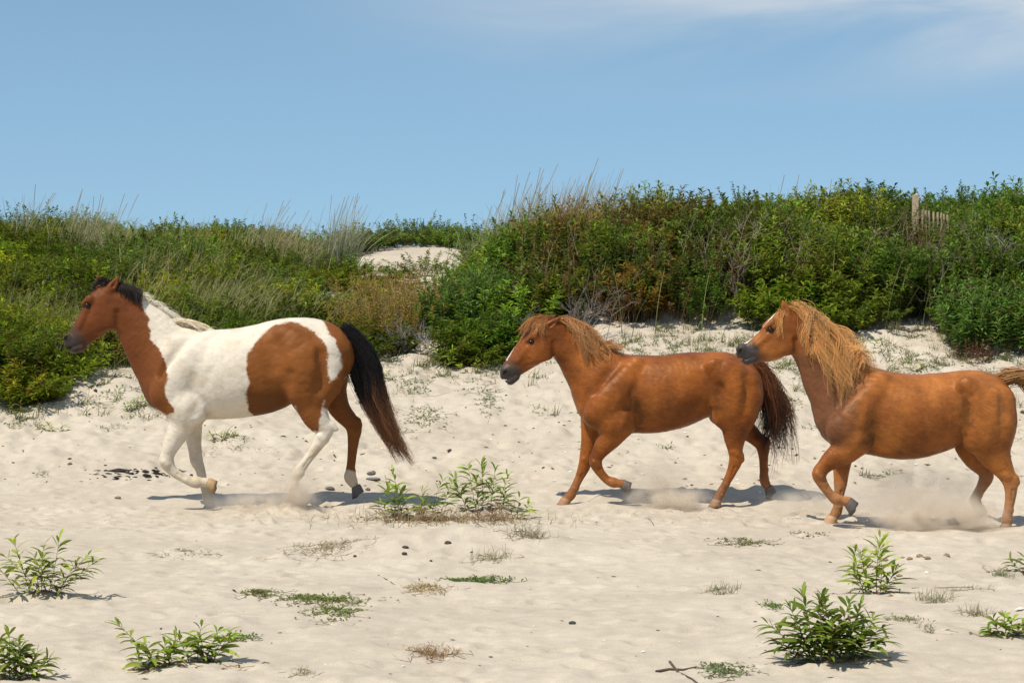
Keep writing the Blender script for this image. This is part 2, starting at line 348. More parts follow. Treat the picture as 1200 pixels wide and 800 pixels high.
# ------------------------------------------------------------------ implicit-surface bodies
class Field:
    def __init__(s, lo, hi, h):
        s.h = h; s.lo = np.array(lo, float)
        s.n = np.ceil((np.array(hi)-s.lo)/h).astype(int)+1
        s.F = np.full(s.n, .5, np.float32); s.ax = [(s.lo[i]+h*np.arange(s.n[i])).astype(np.float32) for i in range(3)]
    def _box(s, lo, hi):
        a = np.maximum(((lo-s.lo)/s.h).astype(int), 0); b = np.minimum(np.ceil((hi-s.lo)/s.h).astype(int)+1, s.n)
        return a, b
    def chain_local(s, pts, pad):
        """pts rows x,z,y,r,w ; returns slice box and field"""
        pts = np.array(pts, float); R = np.maximum(pts[:, 3], pts[:, 4]).max()+pad
        lo = np.array([pts[:, 0].min(), pts[:, 2].min(), pts[:, 1].min()])-R; hi = np.array([pts[:, 0].max(), pts[:, 2].max(), pts[:, 1].max()])+R
        a, b = s._box(lo, hi); G = np.full(b-a, .5, np.float32)
        for i in range(len(pts)-1 if len(pts) > 1 else 1):
            p = pts[i]; q = pts[min(i+1, len(pts)-1)]; R = max(p[3], p[4], q[3], q[4])+pad
            lo = np.array([min(p[0], q[0]), min(p[2], q[2]), min(p[1], q[1])])-R; hi = np.array([max(p[0], q[0]), max(p[2], q[2]), max(p[1], q[1])])+R
            aa, bb = s._box(lo, hi); aa = np.maximum(aa, a); bb = np.minimum(bb, b)
            if np.any(bb <= aa): continue
            X = s.ax[0][aa[0]:bb[0]][:, None, None]; Y = s.ax[1][aa[1]:bb[1]][None, :, None]; Z = s.ax[2][aa[2]:bb[2]][None, None, :]
            dx, dz, dy = q[0]-p[0], q[1]-p[1], q[2]-p[2]; l2 = dx*dx+dz*dz+dy*dy
            t = np.clip(((X-p[0])*dx+(Z-p[1])*dz+(Y-p[2])*dy)/max(l2, 1e-9), 0, 1) if l2 > 1e-9 else 0*X*Z
            cx = X-(p[0]+t*dx); cz = Z-(p[1]+t*dz); cy = Y-(p[2]+t*dy)
            r = p[3]+t*(q[3]-p[3]); w = p[4]+t*(q[4]-p[4])
            g = (np.sqrt((cx*cx+cz*cz)/(r*r)+cy*cy/(w*w))-1)*np.minimum(r, w)
            sl = tuple(slice(aa[k]-a[k], bb[k]-a[k]) for k in range(3))
            G[sl] = np.minimum(G[sl], g)
        return tuple(slice(a[k], b[k]) for k in range(3)), G
    def add(s, pts, k=.02, sub=3):
        sl, G = s.chain_local(resample(pts, sub), k+.02); A = s.F[sl]
        hh = np.maximum(k-np.abs(A-G), 0)/k; s.F[sl] = np.minimum(A, G)-hh*hh*k*.25
    def cut(s, pts, k=.02, sub=2):
        sl, G = s.chain_local(resample(pts, sub), k+.02); A = s.F[sl]; G = -G
        hh = np.maximum(k-np.abs(A-G), 0)/k; s.F[sl] = np.maximum(A, G)+hh*hh*k*.25
    def surface(s):
        F = s.F; n = F.shape; S = F < 0
        cnt = np.zeros([m-1 for m in n], np.int8)
        offs = [(i, j, k) for i in (0, 1) for j in (0, 1) for k in (0, 1)]
        for i, j, k in offs: cnt += S[i:n[0]-1+i, j:n[1]-1+j, k:n[2]-1+k]
        C = np.argwhere((cnt > 0) & (cnt < 8)); idx = np.full(cnt.shape, -1, np.int64); idx[C[:, 0], C[:, 1], C[:, 2]] = np.arange(len(C))
        vals = np.stack([F[C[:, 0]+o[0], C[:, 1]+o[1], C[:, 2]+o[2]] for o in offs], 1)
        acc = np.zeros((len(C), 3)); num = np.zeros(len(C))
        for a in range(8):
            for b in range(a+1, 8):
                oa, ob = np.array(offs[a]), np.array(offs[b])
                if np.abs(oa-ob).sum() != 1: continue
                va, vb = vals[:, a], vals[:, b]; m = (va < 0) != (vb < 0)
                t = np.where(m, va/np.where(m, va-vb, 1), 0)
                acc += m[:, None]*(oa+(ob-oa)*t[:, None]); num += m
        V = (C+acc/num[:, None])*s.h+s.lo
        Q = []
        for ax in range(3):
            u, v = (ax+1) % 3, (ax+2) % 3
            A = np.take(S, range(n[ax]-1), ax); B = np.take(S, range(1, n[ax]), ax)
            E = np.argwhere(A != B); E = E[(E[:, u] > 0) & (E[:, v] > 0) & (E[:, u] < n[u]-1) & (E[:, v] < n[v]-1)]
            ins = A[E[:, 0], E[:, 1], E[:, 2]]
            q = []
            for du, dv in ((-1, -1), (0, -1), (0, 0), (-1, 0)):
                c = E.copy(); c[:, u] += du; c[:, v] += dv; q.append(idx[c[:, 0], c[:, 1], c[:, 2]])
            q = np.stack(q, 1); q[~ins] = q[~ins][:, ::-1]; Q.append(q)
        return V, np.concatenate(Q)
def resample(pts, sub):
    p = np.array(pts, float)
    if len(p) < 3 or sub < 2: return p
    e = np.concatenate([[2*p[0]-p[1]], p, [2*p[-1]-p[-2]]]); r = []
    for i in range(1, len(e)-2):
        for t in np.arange(sub)/sub:
            a, b, c, d = e[i-1], e[i], e[i+1], e[i+2]
            v = .5*((2*b)+(-a+c)*t+(2*a-5*b+4*c-d)*t*t+(-a+3*b-3*c+d)*t**3)
            v[3:] = np.clip(v[3:], min(b[3], c[3], b[4], c[4])*.9, None); r.append(v)
    r.append(p[-1]); return np.array(r)

class Horse:
    """traced in a side view (u right, v down, in units per metre sc); v0 = ground line, depth y0"""
    def __init__(s, ox, oy, sc, Y0, name='horse'):
        s.ox, s.oy, s.sc, s.Y0 = ox, oy, sc, Y0
        s.m = FPX/Y0*sc                 # units per metre
    def P(s, u, v, y=0):               # local metres, origin under world x of u=500, z=0
        X = (s.ox+u/s.sc-600)/FPX*s.Y0; Z = CAMZ+(HOR-(s.oy+v/s.sc))/FPX*s.Y0
        return X-s.X0, Z, y
    def uv(s, x, z):
        px = (x+s.X0)/s.Y0*FPX+600; py = HOR-(z-CAMZ)/s.Y0*FPX
        return (px-s.ox)*s.sc, (py-s.oy)*s.sc
    def C(s, rows, y=0):
        """rows (u,v,r[,w[,y]]) in units -> x,z,y,r,w"""
        o = []
        for r in rows:
            yy = r[4] if len(r) > 4 else y
            w = (r[3] if len(r) > 3 else r[2])
            x, z, _ = s.P(r[0], r[1]); o.append((x, z, yy, r[2]/s.m, w/s.m))
        return o

def hoof_mesh(c, down, toe, rc, mat, colr):
    """c coronet centre, down = axis through the sole, toe = forward"""
    down = Vector(down).normalized(); toe = Vector(toe); toe = (toe-down*toe.dot(down)).normalized(); side = down.cross(toe)
    acc = Acc(); n = 18; rings = []
    for t, f, sc, cc in ((-.25, -.05, .86, .9), (0, 0, 1.0, 1.25), (.12, .03, 1.04, 1.0), (.55, .14, 1.16, 1.0), (1.0, .27, 1.32, .8), (1.02, .27, 1.1, .5), (.93, .25, .5, .4)):
        for k in range(n):
            a = k/n*2*math.pi; ca, sa = math.cos(a), math.sin(a)
            heel = 1 if ca > -.2 else .86
            p = Vector(c)+down*(t*rc*1.45*(1 if ca > 0 else .8 if t > 0 else 1))+toe*(f*rc+ca*rc*sc*heel)+side*(sa*rc*sc*.95)
            rings.append((p, cc))
    V = np.array([p for p, _ in rings]); Cc = np.array([[colr[i]*c2 for i in range(3)] for _, c2 in rings])
    m = len(V)//n; F = []
    for j in range(m-1):
        for k in range(n): F.append((j*n+k, j*n+(k+1) % n, (j+1)*n+(k+1) % n, (j+1)*n+k))
    acc.add(V, F, Cc)
    ctr = V[-n:].mean(0); acc.add(np.concatenate([V[-n:], [ctr]]), [(k, (k+1) % n, n) for k in range(n)], Cc[0]*.4)
    return acc.mesh('hoof', mat)

def hair(H, guides, n, spread, rad, colf, parent, name, K=14, root_j=.01, clump=30, wav=.012, seed=1, flat=1.0, pull=.55, lmin=.78):
    """guides: list of polylines [(u,v,y)...] across the root line, interpolated; colf(s,t,rnd)->(...,3)"""
    rg = np.random.default_rng(seed)
    Gd = []
    for g in guides:
        g = np.array([(*H.P(a, b)[:2], c) for a, b, c in g]); g = g[:, [0, 2, 1]]     # x,y,z
        d = np.concatenate([[0], np.cumsum(np.linalg.norm(np.diff(g, axis=0), axis=1))]); d /= d[-1]
        # smooth through the guide points
        tt = np.linspace(0, 1, K); k = np.stack([np.interp(tt, d, g[:, i]) for i in range(3)], 1)
        for _ in range(2): k[1:-1] = .25*k[:-2]+.5*k[1:-1]+.25*k[2:]
        Gd.append(k)
    Gd = np.array(Gd); m = len(Gd)
    cl = rg.uniform(0, m-1, clump); cl_off = rg.normal(0, 1, (clump, 3)); cl_ph = rg.uniform(0, 6.28, clump); cl_len = rg.uniform(lmin, 1.08, clump)
    ci = rg.integers(0, clump, n); s0 = np.clip(cl[ci]+rg.normal(0, .25, n), 0, m-1.0001)
    sc = cl[ci]; t = np.linspace(0, 1, K)
    def at(sv, tv):
        i = np.clip(sv.astype(int), 0, m-2); f = (sv-i)[:, None, None]
        x = np.clip(tv*(K-1), 0, K-1.001); j = x.astype(int); g = (x-j)[..., None]
        A = Gd[i][np.arange(len(sv))[:, None], j]*(1-g)+Gd[i][np.arange(len(sv))[:, None], j+1]*g
        B = Gd[i+1][np.arange(len(sv))[:, None], j]*(1-g)+Gd[i+1][np.arange(len(sv))[:, None], j+1]*g
        return A*(1-f)+B*f
    ln = cl_len[ci]*rg.uniform(.72, 1.05, n)
    tv = np.minimum(ln[:, None]*t[None], 1.0)
    P0 = at(s0, tv); P1 = at(sc, tv)
    w = (pull*t**.6)[None, :, None]; P = P0*(1-w)+P1*w
    ex = np.maximum(ln-1, 0)[:, None, None]
    P = P+cl_off[ci][:, None]*spread*(t**1.3)[None, :, None]*np.array([1, .6*flat, .8])
    P = P+rg.normal(0, 1, (n, 3))[:, None]*(root_j*(1-t)+spread*.8*(1-pull)*t**1.2)[None, :, None]*np.array([1, .6*flat, 1])
    P = P+np.sin(t[None]*(5+3*rg.uniform(0, 1, (n, 1)))+cl_ph[ci][:, None]+rg.normal(0, .4, (n, 1)))[..., None]*wav*(t[None, :, None])*np.array([1, .3, .5])
    R = rad*rg.uniform(.6, 1.3, (n, 1))*(1-.8*t[None]**2.2)
    rnd = rg.uniform(0, 1, n)*.45+.55*rg.uniform(0, 1, clump)[ci]; cbr = rg.uniform(.5, 1.2, clump)[ci] if pull > .8 else rg.uniform(.85, 1.1, clump)[ci]
    C = colf((sc/(m-1))[:, None]+0*t[None], np.broadcast_to(t[None], (n, K)), rnd[:, None]+0*t[None])*cbr[:, None, None]
    acc = Acc(); add_tubes(acc, P, R, C, 3)
    o = link(name, acc.mesh(name, M_hair), parent); return o

def lerp(a, b, t): return np.asarray(a)*(1-t[..., None])+np.asarray(b)*t[..., None]

M_eye = plain_mat('horse_eye', (.010, .006, .005), .16, 10, .2, 0, .4); M_hoof = hair_mat('hoof_horn', .6, .3)

def build_horse(H, D, label, h=.0065):
    H.X0 = 0; H.X0 = H.P(500, 0)[0]
    F = Field([H.P(D['box'][0], 0)[0], -.36, -.02], [H.P(D['box'][2], 0)[0], .36, H.P(0, D['box'][1])[1]], h)
    F.add(H.C([(a, b, c, d*.925) for a, b, c, d in D['torso']]), .02, 4)
    F.add(H.C(D['neck']), .06, 4)
    F.add(H.C(D['chest']), .06, 2)
    for sg in (-1, 1):
        for rows, k in D['muscle']: F.add(H.C([(a, b, c, d*1.12, sg*(e+.008)) for a, b, c, d, e in rows]), k*.5, 3)
        for rows, k in D['bump']: F.add(H.C([(a, b, c, d, sg*e) for a, b, c, d, e in rows]), k, 2)
        for rows, k in D['hollow']: F.cut(H.C([(a, b, c, d, sg*e) for a, b, c, d, e in rows]), k, 2)
    for leg in ('nf', 'ff', 'nh', 'fh'): F.add(H.C([(a, b, c*(1 if i < 3 else .93), d*(1 if i < 3 else .86), e) for i, (a, b, c, d, e) in enumerate(D[leg])]), .03, 4)
    for leg in ('nf', 'ff', 'nh', 'fh'):     # groove between cannon bone and tendon; corners of knee and hock
        g_ = D[leg]; i0 = min(range(3, len(g_)-2), key=lambda i: g_[i][2] if i < len(g_)-3 else 99); a_, b_ = g_[i0-1], g_[i0]
        c1, c2 = (a_[0]*.45+b_[0]*.55, a_[1]*.45+b_[1]*.55), ((b_[0]*2+g_[i0+1][0])/3, (b_[1]*2+g_[i0+1][1])/3); dx, dy = c2[0]-c1[0], c2[1]-c1[1]; l_ = math.hypot(dx, dy); ox_, oy_ = dy/l_*3.5, -dx/l_*3.5
        for sg in (-1, 1):
            F.cut(H.C([(c1[0]+ox_, c1[1]+oy_, 2.6, 3.2, a_[4]+sg*b_[3]*.92/H.m), (c2[0]+ox_, c2[1]+oy_, 2.6, 3.2, b_[4]+sg*b_[3]*.92/H.m)]), .008, 1)
        k_ = g_[i0-2]; F.add(H.C([(k_[0]-4, k_[1], k_[2]*.66, k_[3]*1.08, k_[4]), (k_[0]+3, k_[1]+8, k_[2]*.6, k_[3]*1.06, k_[4])]), .010, 1); f_ = g_[-3]; F.add(H.C([(f_[0]+3, f_[1], f_[2]*.9, f_[3]*.95, f_[4])]), .01, 1)
    # joints' bony bumps and tendons
    for rows, k in D.get('bone', []): F.add(H.C(rows), k, 2)
    F.add(H.C(D['head']), .03, 4)
    for sg in (-1, 1):
        for rows, k in D['face']: F.add(H.C([(a, b, c, d, sg*e) for a, b, c, d, e in rows]), k, 2)
        for rows, k in D['facecut']: F.cut(H.C([(a, b, c, d, sg*e) for a, b, c, d, e in rows]), k, 2)
    for rows in D['ears']: F.add(H.C(rows), .012, 3)
    for rows in D['earcut']: F.cut(H.C(rows), .006, 2)
    V, Q = F.surface()
    # organic unevenness of flesh under the skin
    nr = np.zeros_like(V)
    fn = np.cross(V[Q[:, 2]]-V[Q[:, 0]], V[Q[:, 3]]-V[Q[:, 1]])
    for k in range(4): np.add.at(nr, Q[:, k], fn)
    nr = norm(nr); u, v = H.uv(V[:, 0], V[:, 2])
    body = sstep(D['bodyv']+60, D['bodyv']-30, v)
    V = V+nr*(fbm3(V, 8, 3)*.0055*body+fbm3(V+9, 30, 2)*.0016)[:, None]
    col = D['colour'](u, v, V)
    root = bpy.data.objects.new('horse', None); COL.objects.link(root)
    root.location = (H.X0, H.Y0, 0); tag(root, label, 'horse', D.get('group'))
    me = mk_mesh('body', V, [Q], D.get('mat', M_coat), col); link('body', me, root)
    eu, ev, er, ey = D['eye']
    for sg in (-1, 1):
        x, z, _ = H.P(eu, ev); th = np.linspace(0, np.pi, 12); ph = np.arange(20)/20*2*np.pi
        r = er/H.m; V2 = np.array([(x+r*1.15*math.sin(a)*math.cos(b), sg*ey+r*.8*math.cos(a), z+r*.9*math.sin(a)*math.sin(b)) for a in th for b in ph])
        Fc = [(i*20+k, i*20+(k+1) % 20, (i+1)*20+(k+1) % 20, (i+1)*20+k) for i in range(11) for k in range(20)]
        link('eye', mk_mesh('eye', V2, [np.array(Fc)], M_eye), root)
    for (cu, cv, y, dwn, toe, r, c) in D['hooves']:
        x, z, _ = H.P(cu, cv)
        link('hoof', hoof_mesh((x, y, z), (dwn[0], 0, -dwn[1]), (toe[0], 0, -toe[1]), r/H.m, M_hoof, c), root)
    return root

# ---- the pinto
H1 = Horse(60, 300, 2.5, 18.7)
ny, fy_ = -.13, .13
D1 = dict(box=(15, 40, 930), bodyv=470,
 torso=[(400, 350, 122, 66), (480, 347, 131, 98), (560, 341, 131, 108), (630, 326, 130, 106), (688, 302, 119, 97), (745, 296, 115, 94), (790, 292, 99, 86), (815, 290, 66, 66)],
 neck=[(205, 145, 46, 30), (246, 188, 65, 35), (293, 242, 86, 43), (335, 300, 102, 54), (380, 335, 122, 68)],
 chest=[(345, 392, 64, 62), (400, 410, 64, 66)],
 muscle=[([(470, 245, 26, 18, .07), (420, 300, 46, 24, .145), (372, 360, 52, 26, .165), (345, 400, 46, 26, .15)], .05),       # scapula
         ([(350, 405, 46, 26, .14), (400, 440, 50, 28, .16), (420, 450, 42, 26, .16)], .05),                        # upper arm / triceps
         ([(690, 240, 36, 22, .155), (740, 300, 68, 34, .175), (742, 365, 60, 34, .16), (748, 405, 42, 28, .14)], .05),     # hip, thigh
         ([(800, 290, 62, 34, .12), (810, 350, 54, 32, .12), (790, 400, 44, 28, .13)], .05)],
 hollow=[([(652, 255, 24, 16, .262), (662, 320, 16, 12, .272)], .06), ([(470, 340, 9, 8, .268), (458, 400, 11, 8, .262), (436, 455, 12, 8, .25)], .05), ([(706, 345, 8, 7, .275), (698, 380, 11, 9, .262), (688, 412, 10, 9, .25)], .045), ([(802, 285, 9, 7, .245), (803, 335, 9, 7, .25), (790, 388, 9, 7, .24)], .055), ([(405, 240, 10, 8, .158), (365, 298, 10, 8, .172), (335, 350, 10, 8, .182)], .045)],
 bump=[([(720, 236, 15, 13, .185)], .04), ([(724, 400, 22, 16, .175)], .035), ([(350, 398, 24, 16, .185)], .035)],
 nf=[(402, 450, 50, 30, -.14), (388, 492, 38, 27, -.14), (362, 545, 26, 21, -.14), (350, 575, 22, 19, -.14), (346, 598, 23, 19, -.14), (362, 624, 16, 15, -.14), (390, 643, 14, 13, -.14), (415, 655, 15, 14, -.14), (432, 658, 18, 16, -.14), (450, 657, 14, 14, -.14), (466, 659, 16, 15, -.14)],
 ff=[(395, 455, 44, 28, .13), (406, 505, 30, 24, .13), (413, 555, 21, 19, .13), (420, 602, 20, 18, .12), (430, 625, 16, 14, .12), (441, 672, 13, 12, .12), (449, 700, 14, 13, .12), (453, 714, 17, 15, .12), (458, 726, 14, 14, .12)],
 nh=[(752, 370, 62, 38, -.13), (764, 428, 47, 31, -.13), (782, 474, 36, 25, -.135), (806, 504, 26, 19, -.14), (800, 524, 24, 18, -.14), (778, 560, 17, 15, -.14), (748, 602, 14, 13, -.14), (728, 630, 18, 16, -.14), (720, 652, 14, 14, -.14), (716, 676, 15, 15, -.14)],
 fh=[(800, 350, 62, 38, .12), (822, 400, 42, 30, .13), (842, 450, 32, 25, .13), (872, 486, 27, 20, .13), (884, 508, 25, 19, .13), (882, 545, 18, 16, .13), (877, 598, 14, 13, .13), (873, 634, 15, 14, .13), (873, 652, 20, 17, .13), (884, 672, 14, 14, .13)],
 bone=[([(826, 494, 12, 10, -.14), (838, 503, 8, 8, -.14)], .02), ([(894, 488, 12, 10, .13), (900, 497, 7, 7, .13)], .02)],
 head=[(195, 138, 46, 28), (160, 128, 44, 36), (146, 166, 54, 33), (112, 206, 43, 25), (84, 236, 32, 21), (66, 252, 26, 20), (60, 256, 23, 19)],
 face=[([(165, 178, 40, 12, .065), (140, 195, 26, 10, .062)], .03),            # cheek
       ([(118, 126, 13, 9, .075), (100, 140, 9, 8, .07)], .02),                  # brow
       ([(108, 158, 10, 8, .062), (88, 205, 7, 6, .05)], .02),                   # facial crest
       ([(50, 238, 12, 9, .035)], .015), ([(72, 272, 12, 16, .0), (90, 268, 10, 14, 0)], .02)],
 facecut=[([(111, 144, 9, 6, .098)], .012), ([(45, 244, 7, 7, .058), (52, 236, 4, 5, .06)], .008), ([(40, 266, 2.5, 30, .03), (64, 268, 2.5, 26, .03), (80, 262, 2, 16, .055)], .008),
          ([(200, 165, 6, 6, .092), (204, 200, 6, 6, .1)], .03)],
 ears=[[(172, 104, 15, 12, -.055), (184, 88, 14, 9, -.06), (195, 72, 9, 6, -.06), (202, 59, 2.5, 3, -.06)], [(140, 96, 14, 12, .055), (140, 80, 12, 9, .06), (136, 66, 8, 5, .06), (133, 54, 2.5, 3, .06)]],
 earcut=[[(186, 88, 6, 7, -.085), (194, 74, 4, 4, -.08)]],
 eye=(111, 144, 7, .080),
 hooves=[(470, 660, -.14, (.92, .38), (-.38, .92), 17, (.36, .24, .12)), (462, 730, .12, (-.1, 1), (-1, -.1), 17, (.33, .28, .22)),
         (716, 690, -.14, (-.05, 1), (-1, -.05), 17, (.25, .2, .16)), (892, 682, .13, (.45, .9), (-.9, .45), 17, (.09, .08, .075))])
def col1(u, v, V):
    n = fbm3(V, 26, 3); n2 = fbm3(V+5, 26, 3); nn = fbm3(V+3, 6, 3); n_lo = fbm3(V+2, 9, 2)
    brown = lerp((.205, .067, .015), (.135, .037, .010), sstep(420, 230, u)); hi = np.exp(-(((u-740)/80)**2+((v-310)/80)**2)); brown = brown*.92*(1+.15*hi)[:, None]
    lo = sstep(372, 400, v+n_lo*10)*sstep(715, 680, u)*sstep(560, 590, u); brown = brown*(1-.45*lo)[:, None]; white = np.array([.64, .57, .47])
    br_s = 0
    for q_ in range(7):
        uu = u+n*5+n_lo*8+fbm3(V+q_*3.7, 110, 2)*7; vv = v+n2*5-n_lo*7+fbm3(V+40+q_*2.9, 110, 2)*7
        A = inpoly(uu, vv, [(0, 0), (266, 0), (268, 110), (270, 150), (290, 190), (300, 240), (325, 270), (345, 310), (352, 350), (345, 390), (355, 420), (370, 455), (345, 465), (322, 450), (200, 420), (0, 400)])
        B = inpoly(uu, vv, [(620, 235), (650, 207), (690, 195), (735, 200), (775, 222), (805, 258), (820, 310), (822, 365), (815, 400), (800, 430), (792, 470), (785, 508), (768, 512), (745, 490), (715, 440), (690, 480), (605, 480), (580, 430), (575, 400), (592, 370), (582, 330), (582, 290), (600, 260)])
        Cc = inpoly(uu, vv, [(795, 180), (840, 195), (940, 240), (940, 520), (840, 460), (800, 440), (822, 368), (842, 352), (856, 322), (852, 282), (832, 240), (812, 212)])
        Dd = (V[:, 1] > .01) & (u > 770) & (vv > 380) & (vv < 632)
        Fb = (V[:, 1] < .0) & inpoly(uu, vv, [(690, 400), (800, 430), (786, 512), (766, 512)])
        br_s = br_s+(A | B | Cc | Dd | Fb)/7.
    br = br_s > .5; w_ = br_s[:, None]
    c = brown*(1+.25*nn[:, None])*w_+white*(1+.05*nn[:, None])*(1-w_)
    # shade on the far hind leg painted in as darker brown; pale dusty lower legs
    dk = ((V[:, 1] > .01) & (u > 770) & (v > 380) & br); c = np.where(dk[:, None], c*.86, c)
    mz = sstep(84, 26, np.hypot(u-52, v-264)+n*12)**1.3
    c = lerp(c, (0, 0, 0), 0*mz)*(1-mz[:, None])+np.array([.035, .028, .028])*mz[:, None]
    e = np.exp(-(((u-111)/11)**2+((v-144)/8)**2)); c = c*(1-.6*e[:, None])
    nos = np.exp(-(((u-46)/8)**2+((v-243)/8)**2)); c = c*(1-.85*nos[:, None])
    dirt = np.clip(fbm3(V+8, 11, 4)*1.4-.1+.5*sstep(420, 560, v), 0, 1)*(~br); c = c*(1-dirt[:, None]*np.array([.16, .22, .30]))
    leg = sstep(540, 640, v)*(~br); c = c*(1-leg[:, None]*np.array([.16, .2, .26])*(.8+.5*n2[:, None]))
    return np.clip(c, .004, 1)
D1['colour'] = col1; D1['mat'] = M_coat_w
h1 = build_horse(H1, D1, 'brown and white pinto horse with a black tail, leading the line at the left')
def cf(c0, c1, c2, br=.35, e=1.0):
    def f(s, t, r):
        c = lerp(c0, c1, np.clip(t**e, 0, 1)); c = c*(1-r[..., None]*.0)+0
        c = lerp(c, np.broadcast_to(c2, c.shape), np.clip((r-.62)*1.6, 0, 1)) if False else c*(1-np.clip((r-.5)*1.5, 0, 1)[..., None])+np.asarray(c2)*np.clip((r-.5)*1.5, 0, 1)[..., None]
        return c*(1+br*(np.mod(r*7.31, 1)-.5))[..., None]
    return f
# short white mane lying over, dark tuft at the poll
_cr = [(u-4, v+11) for u, v in [(264, 112), (282, 122), (305, 138), (330, 158), (355, 176), (380, 190), (410, 203), (440, 212), (468, 217)]]
hair(H1, [[(u, v+4, 0), (u+8, v-11, -.006), (u+24, v-7, -.02), (u+42, v+13, -.045)] for u, v in _cr],
     420, .014, .0013, cf((.90, .79, .68), (.92, .86, .74), (.86, .76, .60), .2), h1, 'mane', root_j=.012, clump=130, wav=.005, seed=3, lmin=.4, pull=.45)
hair(H1, [[(358, 190, -.02), (380, 186, -.04), (410, 196, -.06), (436, 222, -.085)], [(378, 196, -.02), (404, 190, -.04), (438, 200, -.06), (470, 226, -.085)], [(396, 204, -.02), (424, 194, -.04), (462, 204, -.05), (498, 224, -.07)]],
     130, .012, .0017, cf((.86, .74, .54), (.92, .78, .54), (.80, .64, .40), .4), h1, 'mane', root_j=.01, clump=26, wav=.006, seed=33, lmin=.6, pull=.7)
hair(H1, [[(155, 88, -.01), (140, 74, -.01), (124, 84, -.03), (113, 108, -.05)], [(175, 88, 0), (160, 70, -.02), (140, 76, -.04), (122, 98, -.06)], [(200, 98, 0), (205, 84, -.03), (225, 96, -.07), (236, 130, -.09)], [(225, 105, 0), (236, 92, -.03), (250, 105, -.07), (256, 138, -.09)], [(248, 112, 0), (258, 100, -.03), (268, 112, -.07), (268, 140, -.1)]],
     620, .012, .0024, cf((.012, .009, .008), (.022, .014, .011), (.03, .016, .012)), h1, 'forelock', root_j=.018, clump=40, wav=.006, seed=4)
hair(H1, [[(850, 225, 0), (872, 270, 0), (884, 350, -.01), (914, 425, 0), (968, 515, 0), (1006, 585, 0)], [(856, 222, .02), (888, 262, .02), (908, 350, .03), (938, 430, .02), (988, 525, .02), (1034, 600, .02)], [(860, 220, 0), (905, 250, -.02), (940, 340, -.02), (952, 420, -.02), (990, 500, -.01), (1046, 602, -.01)], [(862, 218, .01), (915, 245, .01), (962, 320, .01), (976, 400, .01), (985, 470, .0), (1035, 560, .0)]],
     1700, .026, .0023, lambda s, t, r: lerp((.010, .008, .008), (.20, .085, .035), np.clip(sstep(.5, 1.0, t)*(.55+.8*r), 0, 1))*(.8+.4*np.mod(r*9.1, 1))[..., None], h1, 'tail', K=20, root_j=.022, clump=50, wav=.026, seed=5, flat=1.4, pull=.8)
hair(H1, [[(930, 400, 0), (960, 445, -.01), (1010, 465, -.01), (1050, 478, 0)], [(940, 380, 0), (970, 425, .01), (1000, 440, .01), (1040, 440, 0)]], 40, .02, .0013, cf((.05, .02, .012), (.12, .05, .03), (.08, .03, .02)), h1, 'tail_wisp', clump=10, seed=6)

